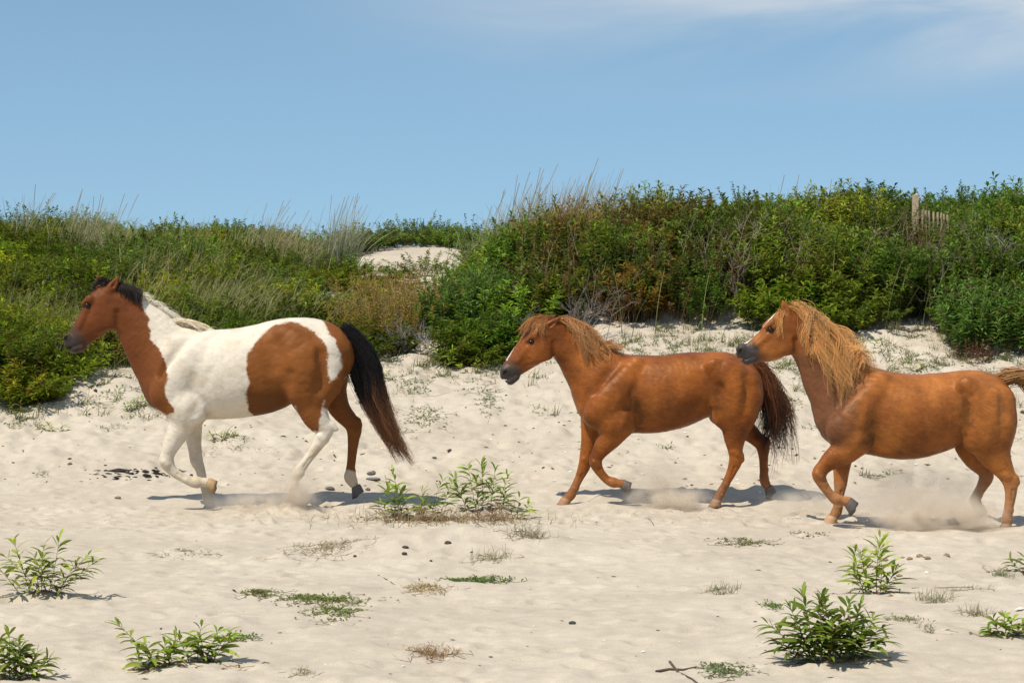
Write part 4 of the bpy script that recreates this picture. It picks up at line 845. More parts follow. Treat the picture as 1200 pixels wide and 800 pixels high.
# ---- left scrub: low shrubs and grasses mixed
aL, aS = Acc(), Acc(); aG = Acc()
def lcol(x, y):
    s = fbm2(x*.8+3, y*.8, 3)[:, None]; q = fbm2(x*2.4+9, y*2.4, 3)[:, None]
    c = np.array([.150, .215, .026])+np.clip(s, 0, 1)*np.array([.20, .14, .01])-np.clip(-s, 0, 1)*np.array([.13, .16, .014])
    return c*(1+.5*q)*np.array([1.12, 1.0, .75])
gap = lambda x, y: 1-.75*np.exp(-((x+1.55)/1.2)**4)*sstep(25.8, 27, y)*sstep(36.5, 35.5, y)
bushes(240, -8.2, .1, 21.8, 26, lambda x, y: .42*hmod(x, y), .36, 32, 22, .12, .034, lcol, aL, aS, t0=.15, cond=lambda x, y: fbm2(x*.9, y*.9+40, 2) > -.3)
bushes(235, -9, .1, 26, 31, lambda x, y: .44*hmod(x, y)*gap(x, y), .4, 26, 22, .12, .038, lcol, aL, aS, t0=.3, cond=lambda x, y: fbm2(x*.7, y*.7+40, 2) > -.25)
bushes(190, -10.5, 0, 31, 36, lambda x, y: .38*hmod(x, y)*gap(x, y), .45, 22, 20, .10, .036, lambda x, y: lcol(x, y)*.95, aL, aS)
tag(link('dune_scrub', aL.mesh('dune_scrub', M_leaf)), 'low mixed green scrub covering the dune slope behind the pinto horse', 'scrub', kind='stuff')
aM = Acc()
bushes(310, -11, 3, 36, 41.5, lambda x, y: .42*hmod(x, y), .55, 26, 26, .08, .04, lambda x, y: myr(x, y)*1.35, aM, aS, t0=.03)
bushes(70, -5.5, -1, 28, 33, lambda x, y: .5*hmod(x, y)*gap(x, y), .45, 30, 30, .07, .032, lambda x, y: myr(x, y)*1.4, aM, aS, cond=lambda x, y: fbm2(x*.7+80, y*.7, 2) > .1)
tag(link('crest_myrtle', aM.mesh('crest_myrtle', M_leaf)), 'dark green myrtle along the left skyline of the dune', 'myrtle', kind='stuff')
gm = lambda x, y, o: fbm2(x*.75+o, y*.5+60, 3)
for (n, x0, x1, y0, y1, hh, th) in ((11000, -6, .0, 22.3, 27, .42, .2), (8000, -7.5, 0, 27, 33, .46, .16), (3500, -8, 0, 33, 38, .45, .22)):
    x, y = field_points(n, x0, x1, y0, y1, lambda x, y: ((gm(x, y, 0) > th) | ((np.hypot((x+3.6)/1.2, (y-28.5)/2.2) < 1) & (rng.uniform(0, 1, len(x)) < .8))) & (y > front(x)+.5))
    sh = fbm2(x*1.3, y*1.3, 2)[:, None]
    grass(lift(x, y), hh*rng.uniform(.6, 1.25, len(x))*hmod(x, y)*gap(x, y), aG, np.array([.20, .225, .055])*(1+.4*sh), .0065+.004*(y0 > 26), .45, (.14, 0), tip=(.30, .27, .11))
tag(link('dune_scrub', aL.mesh('dune_scrub', M_leaf)), 'low mixed green scrub covering the dune slope behind the pinto horse', 'scrub', kind='stuff')
tag(link('scrub_stems', aS.mesh('scrub_stems', M_bark)), 'thin brown stems under the low scrub on the left dune', 'stems', kind='stuff')
tag(link('dune_grass', aG.mesh('dune_grass', M_grass)), 'yellow green grass growing among the scrub on the left dune slope', 'grass', kind='stuff')

# ---- plants one can tell apart on the dune
def wat(px, py_, Y):        # a point standing on the terrain at depth Y in column px
    x = (px-600)/FPX*Y; return np.array([x, Y, float(height(x, Y))])
def thing(name, label, cat, p, group=None):
    o = bpy.data.objects.new(name, None); COL.objects.link(o); o.location = p; return tag(o, label, cat, group)
def tussock(px, Y, wx, wy, hgt, n, label, base=(.17, .19, .08), tip=(.42, .36, .2), wind=(.2, 0), wid=.010, lean=.34, heads=1.0):
    n = int(n*1.7); c = wat(px, 0, Y); x = c[0]+rng.normal(0, wx, n); y = Y+rng.normal(0, wy, n); acc = Acc()
    grass(lift(x, y, .02), hgt*rng.uniform(.55, 1.15, n), acc, base, wid, lean, wind, tip=tip, droop=.3)
    ns = max(int(n/40*heads), 3); s_ = Acc()      # seed heads
    x = c[0]+rng.normal(0, wx, ns); y = Y+rng.normal(0, wy, ns); r = lift(x, y); t = np.linspace(0, 1, 6)
    H_ = hgt*rng.uniform(1.0, 1.3, ns); P = r[:, None]+np.stack([t**1.6*.25, 0*t, t*.98], 1)[None]*H_[:, None, None]+rng.normal(0, .11, (ns, 1, 3))*[1, 1, .3]*(t**1.5)[None, :, None]
    R = np.where(t > .75, .0042, .0014)[None]*np.ones((ns, 1)); add_tubes(s_, P, R, np.tile([.36, .28, .15], (ns, 1)), 3)
    e = thing('beach_grass', label, 'grass tussock', c, 'tussocks of beach grass on the dune crest')
    link('blades', acc.mesh('blades', M_grass, origin=c), e); link('seed_heads', s_.mesh('seed_heads', M_grass, origin=c), e)
tussock(105, 33, .22, .3, .78, 240, 'pale wispy grass tussock on the crest at the far left')
tussock(328, 34, .24, .3, .72, 300, 'straw coloured grass tussock on the crest above the back of the pinto', tip=(.45, .36, .18))
tussock(392, 36.3, .16, .2, 1.0, 260, 'tall silvery grass tussock alone against the sky, left of the open sand', (.17, .2, .11), (.42, .4, .27))
tussock(585, 30.5, .24, .25, 1.0, 420, 'pale grey green grass tussock at the left end of the tall thicket', (.2, .22, .11), (.42, .38, .25))
tussock(662, 28.2, .32, .25, 1.05, 480, 'broad brown tipped grass tussock rising from the thicket top', (.17, .17, .06), (.42, .29, .13), heads=.3)
tussock(945, 30, .22, .2, .85, 90, 'thin dry grass tussock poking above the middle of the thicket', (.2, .2, .1), (.45, .4, .25))
tussock(25, 34, .14, .2, .75, 50, 'sparse tall grass tussock at the left edge of the skyline', (.18, .2, .1), (.4, .36, .22))
tussock(255, 26.2, .55, .5, .5, 900, 'bright yellow green grass tussock on the slope above the neck of the pinto', (.16, .2, .05), (.36, .33, .14), wind=(.3, 0), heads=.3)
def shrub(px, Y, wx, wy, hgt, n, nleaf, Ll, Lw, col, label, name='shrub', twigs=0, tc=(.2, .13, .08), brown=.05, lean=.35, droop=.25):
    c = wat(px, 0, Y); x = c[0]+rng.uniform(-1, 1, n)*wx; y = Y+rng.uniform(-1, 1, n)*wy
    l_, s_ = Acc(), Acc(); q = np.sqrt(((x-c[0])/wx)**2+((y-Y)/wy)**2)
    k = q < 1.1; x, y, q = x[k], y[k], q[k]
    ln = rng.normal(0, lean*.5, (len(x), 2)); ln[:, 0] += (x-c[0])/wx*lean; ln[:, 1] += (y-Y)/wy*lean
    stems_leaves(lift(x, y), hgt*rng.uniform(.75, 1.12, len(x))*np.sqrt(np.clip(1.25-q**2, .2, 1)), ln, nleaf, Ll, Lw, leafcol(np.tile(col, (len(x), 1)), brown), l_, s_, stemc=tc, t0=.2, droop=droop, open_=1.1)
    if twigs: dead_twigs(s_, lift(c[0]+rng.normal(0, wx*.4, twigs), Y+rng.normal(0, wy*.4, twigs)-wy*.3), hgt*rng.uniform(.5, .9, twigs), tc, .0045, .5, 3)
    e = thing(name, label, 'shrub', c)
    link('foliage', l_.mesh('foliage', M_leaf, origin=c), e); link('stems', s_.mesh('stems', M_bark, origin=c), e)
shrub(468, 26.0, .72, .5, .66, 420, 34, .06, .014, (.34, .27, .055), 'olive gold fine leaved shrub in front of the open sand patch', twigs=14, tc=(.30, .18, .09), brown=.10)
shrub(560, 25.9, .5, .5, .70, 200, 42, .12, .032, (.105, .19, .03), 'bright green leafy shrub at the left foot of the tall thicket')
shrub(590, 25.1, .45, .35, .35, 160, 36, .05, .014, (.12, .085, .04), 'low brownish shrub at the foot of the thicket above the middle horse', twigs=10, brown=.4)
shrub(1165, 24.9, .45, .4, .72, 130, 40, .14, .034, (.11, .20, .034), 'bright green broad leaved shrub jutting onto the sand at the right edge')
shrub(1092, 27.3, .22, .2, .85, 40, 34, .05, .015, (.16, .05, .022), 'rusty red dead branch standing in the green thicket', brown=.5)
shrub(1088, 28.75, .42, .16, .40, 150, 30, .08, .03, (.09, .135, .02), 'low green shrub hiding the foot of the wooden post and pickets')
shrub(1140, 24.4, .16, .12, .22, 34, 18, .05, .018, (.14, .045, .025), 'small dark red plant on the sand below the right edge shrub', brown=.5)
shrub(500, 38.9+2.4, .9, .5, .46, 260, 30, .08, .036, (.06, .11, .02), 'dark green shrub on the far crest behind the open sand')
def dead(px, Y, w, hgt, n, label, c=(.27, .235, .2), rad=.005):
    p = wat(px, 0, Y); a = Acc(); dead_twigs(a, lift(p[0]+rng.normal(0, w, n), Y+rng.normal(0, w*.5, n)), hgt*rng.uniform(.6, 1.1, n), c, rad, .55, 4)
    tag(link('dead_shrub', a.mesh('dead_shrub', M_bark, origin=p), loc=p), label, 'dead shrub')
dead(652, 24.95, .32, .55, 15, 'grey leafless shrub in front of the thicket, above the head of the middle horse', (.19, .16, .13))
dead(1150, 26.2, .14, .8, 8, 'bare pale grey twigs in the thicket near the right edge', (.4, .37, .32))
dead(868, 26.0, .15, .75, 8, 'dry upright twigs in the thicket above the rump of the middle horse', (.33, .27, .2))
dead(488, 24.8, .1, .28, 14, 'small grey dead bush at the foot of the golden shrub', (.26, .25, .25), .0035)
dead(130, 25, .12, .3, 14, 'small grey dead bush in the scrub at the left', (.26, .25, .25), .0035)

# ---- sand fence at the back
Yf = 29.6; fp = wat(1072, 0, Yf); zt = CAMZ+(HOR-228)/FPX*Yf
fe = thing('sand_fence', 'weathered wooden post and pale pickets of a sand fence half buried in the thicket', 'fence', fp)
M_wood = plain_mat('weathered_wood', (.46, .36, .24), .8, 30, .25, .6)
def box(cx, cy, z0, z1, w, d, tilt=0, top=0):
    a = Acc(); b = .004
    pts = []
    for z, s_ in ((z0, 1), (z1-b, 1), (z1, .86)):
        for sx, sy in ((-1, -1), (1, -1), (1, 1), (-1, 1)): pts.append((cx+sx*w/2*s_+tilt*(z-z0), cy+sy*d/2*s_, z+(top*sx if s_ < 1 or z == z1-b else 0)))
    F = [(3, 2, 1, 0)]+[(j*4+k, j*4+(k+1) % 4, j*4+4+(k+1) % 4, j*4+4+k) for j in (0, 1) for k in range(4)]+[(8, 9, 10, 11)]
    a.add(pts, F, (1, 1, 1)); return a
link('post', box(0, 0, -.1, zt-fp[2], .07, .07, .01, .006).mesh('post', M_wood, False), fe)
zs = CAMZ+(HOR-244)/FPX*Yf-fp[2]
for i in range(8):
    link('picket', box(.085+i*.052, .04*i, -.05, zs-.012*i+rng.uniform(-.02, .02), .022, .008, rng.uniform(-.02, .02), .003).mesh('picket', M_wood, False), fe)
a = Acc(); P = np.array([[[0, -.01, zs-.1], [.2, .07, zs-.12], [.45, .28, zs-.14]]]); add_tubes(a, P, np.full((1, 3), .002), [[.2, .15, .1]], 4); link('wire', a.mesh('wire', M_bark), fe)

# ------------------------------------------------------------------ sparse cover on the sandy slope
aL = Acc(); x = rng.uniform(-5.6, 5.6, 5200); y = rng.uniform(20.0, 25.6, 5200)
dn = fbm2(x*.9+2, y*.9, 3)+.9*(sstep(20.8, 24.6, y))-.42+.25*sstep(-.5, -4, x)
k = (dn > rng.uniform(.0, 1.1, len(x))) & (y < front(x)+.4); x, y = x[k], y[k]
cen = lift(x, y, 0); typ = rng.uniform(0, 1, len(x))
def mats(c, col, n=9, Ln=.035, W=.01, rad=.06, up=.35):
    m_ = len(c); r = rad*np.sqrt(rng.uniform(0, 1, (m_, n))); a = rng.uniform(0, 6.28, (m_, n))
    px_ = c[:, None, 0]+r*np.cos(a); py_ = c[:, None, 1]+r*np.sin(a); z = height(px_, py_)+.004
    P = np.stack([px_, py_, z], -1).reshape(-1, 3); az = rng.uniform(0, 6.28, len(P)); e = np.abs(rng.normal(up, .3, len(P)))
    D = np.stack([np.cos(az), np.sin(az), e], 1); C = np.asarray(col)*(1+rng.normal(0, .25, (len(P), 1)))
    add_leaves(aL, P, D, Ln*rng.uniform(.6, 1.3, len(P)), W, np.clip(C, .01, .8), droop=.1)
g1 = typ < .45; mats(cen[g1], (.115, .15, .045), 26, .045, .010, .09, .5)
g2 = (typ >= .45) & (typ < .72); mats(cen[g2], (.30, .23, .12), 18, .045, .006, .10, .25)
g3 = typ >= .72; rr = np.repeat(cen[g3], 14, 0)+rng.normal(0, .03, (g3.sum()*14, 3))*[1, 1, 0]; rr[:, 2] = height(rr[:, 0], rr[:, 1]); grass(rr, rng.uniform(.05, .16, len(rr)), aL, (.15, .17, .06), .006, .8, tip=(.3, .26, .13))
tag(link('slope_cover', aL.mesh('slope_cover', M_leaf)), 'sparse creeping plants and dry tufts scattered over the sandy slope', 'ground cover', kind='stuff')

def runners(acc, P, col, r=.0012):
    """creeping stems joining every leaf base to its nearest neighbour nearer the root"""
    o = np.argsort(np.linalg.norm(P[:, :2]-P[:, :2].mean(0), axis=1)); Q = P[o]
    D = np.linalg.norm(Q[:, None]-Q[None], axis=2); D[np.triu_indices(len(Q))] = 9; j = D[1:].argmin(1)
    A, B = Q[1:], Q[j]; M = (A+B)/2; M[:, 2] = height(M[:, 0], M[:, 1])+.001
    add_tubes(acc, np.stack([A, M, B], 1), np.full((len(A), 3), r), np.tile(col, (len(A), 1)), 3)
# ------------------------------------------------------------------ foreground plants
def seaside_plant(px, py, stems, label, leaf=(.10, .019), col=(.085, .15, .030), nleaf=34, dry=(), open_=1.05, litter=True, droop=.3, name='seaside_plant'):
    """stems: (du px, height px, lean x, lean y) measured at the base"""
    c = ground_at(px, py); s_ = FPX/c[1]; aL_, aS_ = Acc(), Acc()
    e = thing(name, label, 'plant', c)
    for du, hp, lx, ly in stems:
        x = c[0]+du/s_; y = c[1]+rng.uniform(-.05, .05); r = lift(np.array([x]), np.array([y]), .005); aL1, aS1 = Acc(), Acc()
        hh = np.array([hp/s_]); nl = max(int(nleaf*.75*min(1.2, hp/100+.35)), 12)
        stems_leaves(r, hh*.83, np.array([[lx, ly]]), nl, leaf[0]*1.65, leaf[1]*1.85, leafcol(np.clip(np.array([col])*[[2.05, 1.6, 1.0]]*rng.uniform(.8, 1.2), 0, 1), .02, .45, .25), aL1, aS1, t0=.06, open_=open_, stemc=(.17, .085, .05), rad=.0042, k=9, droop=droop, jit=.4, fine=True)
        st_ = link('stem', aS1.mesh('stem', M_bark, origin=c), e); link('leaves', aL1.mesh('leaves', M_leaf, origin=c), st_)
    if litter:
        n = 26; w = max(abs(stems[0][0]), 20)/s_+.05; x = c[0]+rng.normal(0, w, n); y = c[1]+rng.normal(0, .05, n); P = lift(x, y, -.006); az = rng.uniform(0, 6.28, n)
        add_leaves(aL_, P, np.stack([np.cos(az), np.sin(az), rng.uniform(-.1, .6, n)], 1), rng.uniform(.03, .07, n), .012, np.array([.24, .12, .055])*rng.uniform(.5, 1.4, (n, 1)))
        runners(aL_, P, (.17, .1, .06)); link('withered_leaves', aL_.mesh('withered_leaves', M_leaf, origin=c), e)
    return c
seaside_plant(50, 695, [(-20, 70, -.75, 0), (-14, 82, -.3, -.1), (-4, 60, -.9, .1), (0, 70, -.1, .1), (6, 78, .25, 0), (12, 70, .75, 0), (14, 62, 1.0, .1), (-8, 50, .15, -.2), (16, 50, .5, .2), (4, 55, -.45, .2)], 'spreading green plant with reddish base in the left foreground, on a low hump of sand', (.085, .0155), (.095, .15, .032), 30)
seaside_plant(10, 796, [(-4, 62, .1, 0), (6, 60, .25, 0), (12, 50, .1, .1), (-10, 60, -.1, .1), (2, 70, 0, .1), (18, 42, .5, 0), (24, 34, .9, 0), (10, 36, .8, -.1), (-2, 44, .4, -.1)], 'leafy plant cut by the bottom left corner of the view', (.075, .017), (.095, .155, .034), 30)
seaside_plant(192, 782, [(-10, 72, -.7, 0), (-6, 40, -.35, .1), (-2, 34, .1, 0), (4, 40, .25, 0), (-14, 22, -.9, -.1)], 'plant with one long stem leaning left, beside a smaller neighbour in the left foreground', (.075, .018), (.10, .16, .036), 34)
seaside_plant(236, 775, [(-12, 46, -.35, 0), (-4, 52, -.05, .1), (4, 46, .35, 0), (8, 50, .55, .1), (2, 34, .1, -.2), (12, 40, .5, 0)], 'short plant with upright broad leaves and curled dry stalks in the left foreground', (.085, .021), (.10, .165, .036), 24)
seaside_plant(972, 775, [(-20, 84, -.35, .1), (-14, 92, -.2, 0), (-8, 96, -.1, .2), (0, 88, .02, .1), (8, 84, .15, 0), (16, 78, .35, .1), (22, 66, .6, 0), (24, 54, .85, .1), (-26, 60, -.6, 0), (-18, 56, -.25, -.2), (0, 62, 0, -.25), (12, 56, .25, -.25), (-30, 40, -.8, -.1), (18, 44, .7, -.2), (-8, 44, -.1, -.3), (4, 90, 0, .2), (28, 44, 1.0, 0)], 'large bushy dark green plant in the right foreground', (.088, .019), (.065, .115, .026), 38)
seaside_plant(1024, 697, [(-10, 62, -.35, 0), (-4, 66, -.2, .1), (2, 84, -.02, 0), (8, 70, .12, .1), (-12, 40, -.6, 0), (12, 36, .4, -.1)], 'pale green plant with a tall tip just behind the large dark plant', (.10, .018), (.12, .19, .045), 34)
c_ = seaside_plant(492, 610, [(-28, 58, -.35, 0), (-20, 74, -.15, .1), (-10, 46, -.3, -.1), (-30, 30, -.8, 0), (2, 44, -.1, 0), (14, 58, .05, .1), (22, 54, .3, 0), (-18, 34, -.4, -.2), (4, 30, 0, -.2)], 'left of the two bushy plants on the central sand hummock', (.10, .018), (.075, .135, .028), 32)
seaside_plant(566, 600, [(-18, 54, -.35, 0), (-8, 70, -.15, .1), (0, 74, 0, 0), (8, 66, .15, .1), (14, 56, .35, 0), (-14, 40, -.6, 0), (4, 44, .1, -.2), (18, 34, .6, 0), (-4, 50, -.2, -.2)], 'tallest bushy plant of the central sand hummock, on its right side', (.10, .018), (.075, .135, .028), 34)
seaside_plant(604, 608, [(-2, 28, -.4, 0), (2, 32, .1, 0), (5, 24, .6, 0)], 'small separate sprig at the right end of the central hummock', (.085, .017), (.08, .13, .03), 22, litter=False)
seaside_plant(1178, 745, [(-6, 28, -.5, 0), (0, 34, -.1, .1), (8, 22, .6, 0), (14, 20, .9, 0), (-12, 16, -.9, 0), (4, 26, .2, -.2)], 'low green plant at the right edge of the foreground', (.05, .018), (.085, .15, .03), 30)
seaside_plant(1204, 672, [(-4, 22, -.8, 0), (0, 26, -.3, 0), (4, 24, .2, 0)], 'dark leaved sprig just entering at the right edge', (.08, .018), (.06, .1, .03), 22)
seaside_plant(158, 478, [(-6, 14, -.6, 0), (0, 16, 0, 0), (6, 14, .5, 0), (12, 12, .8, 0), (-2, 12, -.2, -.3)], 'small bright green plant on the slope just before the chest of the pinto', (.05, .012), (.09, .17, .03), 26, litter=False)
seaside_plant(520, 432, [(-4, 26, -.2, 0), (3, 30, .2, 0), (0, 20, .6, 0)], 'bright green sprig on the sand below the golden shrub', (.07, .016), (.09, .16, .03), 24, litter=False)
for px_, py_, st_s, lb in (
    (1112, 405, [(-5, 14, -.6, 0), (0, 16, 0, 0), (6, 13, .6, 0)], 'small leafy sprout on the upper slope left of the right edge shrub'),
    (1062, 432, [(-8, 13, -.8, 0), (-2, 14, -.2, 0), (6, 12, .5, 0), (12, 10, .9, 0)], 'low leafy sprout on the slope above the back of the right horse'),
    (1020, 412, [(-4, 10, -.6, 0), (4, 12, .4, 0)], 'tiny leafy sprout beside the mane of the right horse'),
    (905, 432, [(-6, 12, -.7, 0), (2, 14, .1, 0), (8, 11, .8, 0)], 'leafy sprout on the slope under the chin of the right horse'),
    (555, 436, [(-6, 16, -.7, 0), (2, 18, .1, 0), (8, 14, .7, 0)], 'trailing green sprout on the slope left of the nose of the middle horse'),
    (440, 445, [(-6, 16, -.6, 0), (0, 20, .1, 0), (8, 13, .8, 0)], 'leafy sprout on the slope just right of the tail root of the pinto'),
    (60, 505, [(-8, 12, -.8, 0), (0, 13, 0, 0), (8, 11, .8, 0)], 'sparse green sprout at the left end of the sand slope'),
    (22, 492, [(-3, 24, -.4, 0), (2, 28, .1, 0), (5, 20, .6, 0)], 'darker upright sprig by the scrub edge at the far left'),
    (260, 515, [(-8, 11, -.8, 0), (0, 12, 0, 0), (8, 10, .8, 0)], 'dry green sprout seen under the belly of the pinto')):
    seaside_plant(px_, py_, st_s, lb, (.055, .013), (.10, .15, .035), 20, litter=False)
# dry brush and roots on the hummock
a = Acc(); n = 90; x = rng.uniform(-1, 1, n)*.5+c_[0]+.22; y = c_[1]+rng.normal(-.12, .16, n)
dead_twigs(a, lift(x, y), rng.uniform(.07, .17, n), (.30, .20, .12), .0030, 1.5, 3)
n = 420; x = rng.normal(0, .45, n)+c_[0]+.2; y = c_[1]+rng.normal(-.2, .25, n); grass(lift(x, y), rng.uniform(.05, .14, n), a, (.27, .23, .11), .005, 1.0, (.1, 0), tip=(.38, .30, .17))
n = 160; x = rng.normal(0, .35, n)+c_[0]+.2; y = c_[1]+rng.normal(-.08, .1, n); az = rng.uniform(0, 6.28, n)
add_leaves(a, lift(x, y, -.01), np.stack([np.cos(az), np.sin(az), rng.uniform(-.1, .7, n)], 1), rng.uniform(.04, .08, n), .014, np.array([.26, .14, .07])*rng.uniform(.5, 1.3, (n, 1)))
tag(link('dry_brush', a.mesh('dry_brush', M_bark)), 'dry brown brush and roots tangled at the foot of the central hummock plants', 'dry brush', kind='stuff')

# creeping mats and low tufts, each on its own
def mat_patch(px, py, wpx, hpx, n, col, label, Ln=.03, W=.012, e=.4, name='creeping_plant', cat='creeping plant'):
    c = ground_at(px, py); s_ = FPX/c[1]; depth = hpx/(CAMZ*FPX/c[1]**2); a = Acc()
    x = c[0]+rng.normal(0, .42, n)*wpx/s_; y = c[1]+rng.normal(0, .38, n)*depth
    P = lift(x, y, -.003); az = rng.uniform(0, 6.28, n); el = np.abs(rng.normal(e, .3, n))
    add_leaves(a, P, np.stack([np.cos(az), np.sin(az), el], 1), Ln*rng.uniform(.6, 1.3, n), W, np.clip(np.asarray(col)*(1+rng.normal(0, .25, (n, 1))), .01, .8), droop=.1)
    runners(a, P, np.asarray(col)*[.9, .6, .6])
    tag(link(name, a.mesh(name, M_leaf, origin=c), loc=c), label, cat)
mat_patch(375, 702, 60, 7, 520, (.16, .19, .05), 'long low green mat of creeping leaves left of centre in the foreground')
mat_patch(304, 696, 26, 5, 180, (.17, .18, .06), 'short creeping mat just left of the long green mat')
mat_patch(390, 718, 40, 12, 300, (.15, .19, .05), 'loose creeping mat just below the long green mat')
mat_patch(552, 681, 46, 4, 380, (.12, .18, .04), 'thin bright green streak of moss like growth below the central hummock')
mat_patch(500, 692, 28, 7, 260, (.32, .24, .09), 'dry golden mat below the central hummock', .035, .005, .7)
mat_patch(508, 768, 34, 8, 240, (.30, .20, .10), 'dry brown tangle in the bottom centre foreground', .05, .004, .8)
mat_patch(850, 784, 34, 12, 320, (.14, .18, .07), 'grey green prostrate plant in the foreground left of the large dark plant', .025, .01)
mat_patch(497, 490, 30, 6, 260, (.15, .2, .06), 'pale green mat on the sand behind the tail of the pinto')
mat_patch(572, 467, 20, 8, 160, (.10, .17, .04), 'small green mat before the nose of the middle horse')
mat_patch(905, 711, 14, 6, 70, (.12, .18, .04), 'tiny green sprout left of the large dark plant')
mat_patch(280, 748, 26, 6, 110, (.11, .17, .04), 'thin creeping shoot reaching right from the left foreground plants')
mat_patch(875, 637, 40, 4, 180, (.2, .2, .08), 'faint yellow green patch below the legs of the right horse')
mat_patch(945, 628, 24, 4, 130, (.2, .2, .08), 'small yellowish patch in front of the planted hoof of the right horse')
mat_patch(215, 648, 46, 4, 120, (.2, .19, .08), 'sparse olive mat in the sand below the forelegs of the pinto', .035, .006)
mat_patch(1060, 728, 26, 6, 130, (.2, .2, .1), 'dry grey green sprigs right of the large dark plant', .035, .006, .8)
mat_patch(380, 642, 60, 12, 300, (.26, .22, .11), 'dry grassy patch left of the central hummock', .045, .005, .7)
mat_patch(1170, 512, 40, 5, 160, (.24, .22, .1), 'dry low growth on the sand behind the right horse', .04, .006, .6)
def tuft(px, py, w, hpx, n, label, base=(.13, .17, .06)):
    c = ground_at(px, py); s_ = FPX/c[1]; a = Acc(); x = c[0]+rng.normal(0, .35, n)*w/s_; y = c[1]+rng.normal(0, .05, n)
    grass(lift(x, y), hpx/s_*rng.uniform(.5, 1.2, n), a, base, .0035, .9, (.1, 0), tip=(.3, .27, .15)); runners(a, lift(x, y, -.001), (.2, .17, .08))
    tag(link('grass_tuft', a.mesh('grass_tuft', M_grass, origin=c), loc=c), label, 'grass tuft', 'low grass tufts on the sand')
tuft(843, 694, 28, 15, 130, 'green grass tuft on open sand left of the large dark plant')
tuft(1097, 705, 26, 22, 110, 'pale grass tuft between the pale green plant and the right edge', (.2, .2, .1))
tuft(1145, 720, 30, 18, 90, 'thin dry grass tuft near the right edge of the foreground', (.24, .2, .11))
tuft(1085, 738, 14, 12, 60, 'tiny greyish grass tuft below the pale one at the right', (.18, .2, .1))
tuft(1176, 675, 16, 14, 90, 'short dense green grass tuft by the right edge', (.1, .16, .05))
tuft(618, 628, 40, 18, 160, 'dry grass tuft spreading on the right flank of the hummock', (.24, .2, .1))
tuft(575, 655, 44, 16, 130, 'straggly yellowish grass tuft below the hummock', (.24, .22, .1))
tuft(432, 610, 12, 12, 30, 'little grass tuft left of the central hummock')
tuft(355, 790, 20, 10, 80, 'dry grass tuft at the bottom edge of the view, left of centre', (.26, .22, .1))
tuft(52, 556, 12, 8, 40, 'small grass tuft on the sand at the far left')
tuft(1140, 690, 40, 10, 60, 'wisp of dry grass behind the thin tuft at the right', (.3, .26, .14))

# ------------------------------------------------------------------ stones, droppings, driftwood
def lump(px, py, w, hh, col, name, label, cat, seed, ry=None, group=None, rough=.8, flat=0.0, rot=0):
    w *= .68; hh *= .55; c = ground_at(px, py); s_ = FPX/c[1]; n1, n2 = 14, 22; th = np.linspace(0, np.pi, n1); ph = np.arange(n2)/n2*2*np.pi
    T_, P_ = np.meshgrid(th, ph, indexing='ij'); d = np.stack([np.sin(T_)*np.cos(P_), np.sin(T_)*np.sin(P_), np.cos(T_)], -1).reshape(-1, 3)
    r = 1+.28*fbm3(d+seed*3.1, 1.6, 3); V = d*r[:, None]*[w/2/s_, (ry or w*.8)/2/s_, hh/2/s_]
    V[:, 2] += hh*.28/s_
    cr_, sr_ = math.cos(rot), math.sin(rot); V = np.stack([V[:, 0]*cr_-V[:, 1]*sr_, V[:, 0]*sr_+V[:, 1]*cr_, V[:, 2]], 1)
    F = [(i*n2+k, i*n2+(k+1) % n2, (i+1)*n2+(k+1) % n2, (i+1)*n2+k) for i in range(n1-1) for k in range(n2)]
    key = 'stone_%.2f%.2f%.2f' % col; m_ = bpy.data.materials.get(key) or plain_mat(key, col, rough, 60, .35, .6)
    tag(link(name, mk_mesh(name, V, [np.array(F)[:, ::-1]], m_), loc=c), label, cat, group)
GY = (.13, .12, .115)
lump(386, 574, 17, 9, GY, 'stone', 'rounded grey stone between the hind hooves of the pinto', 'stone', 1)
lump(437, 562, 24, 6, (.17, .165, .16), 'stone', 'long flat grey stone just behind the hind hoof of the pinto', 'stone', 2, ry=14)
lump(435, 556, 15, 8, GY, 'stone', 'upper dark stone resting against the long flat grey stone', 'stone', 3)
lump(431, 575, 9, 7, GY, 'stone', 'small dark stone touching the raised hind hoof of the pinto', 'stone', 4)
lump(138, 584, 11, 7, (.22, .16, .1), 'stone', 'small brown stone alone on the sand left of the pinto', 'stone', 5)
lump(934, 609, 18, 6, (.3, .27, .22), 'stone', 'low pale stone in front of the right horse', 'stone', 6)
lump(509, 538, 8, 5, (.1, .09, .09), 'stone', 'small dark stone above the left hummock plant', 'stone', 7)
DR = (.26, .18, .11)
for i, (px, py, w, hh, lb) in enumerate([(1036, 658, 16, 9, 'leftmost horse dropping of the line, next to the pale green plant'), (1058, 655, 10, 7, 'second horse dropping of the line from the left'), (1066, 656, 11, 8, 'third horse dropping of the line from the left'), (1078, 653, 12, 9, 'round horse dropping at the middle of the line'), (1087, 655, 11, 8, 'horse dropping just right of the middle of the line'), (1109, 652, 12, 9, 'horse dropping at the right end of the line'), (1054, 675, 11, 6, 'single horse dropping lying apart below the line')]):
    lump(px, py, w, hh, DR, 'horse_dropping', lb, 'dropping', 20+i, group='horse droppings in a line on the sand')
for i, (px, py, w, hh, lb) in enumerate([(525, 638, 13, 10, 'largest dark pine cone like clod below the hummock'), (474, 650, 9, 7, 'dark clod lower left of the hummock'), (475, 642, 12, 6, 'flat brown clod above the dark one left of the hummock'), (416, 653, 6, 6, 'tiny dark clod farthest left of the hummock'), (505, 658, 5, 4, 'tiny black clod below the hummock middle'), (553, 648, 6, 4, 'small black clod right below the hummock')]):
    lump(px, py, w, hh, (.06, .04, .03), 'clod', lb, 'clod', 40+i, group='dark clods below the hummock')
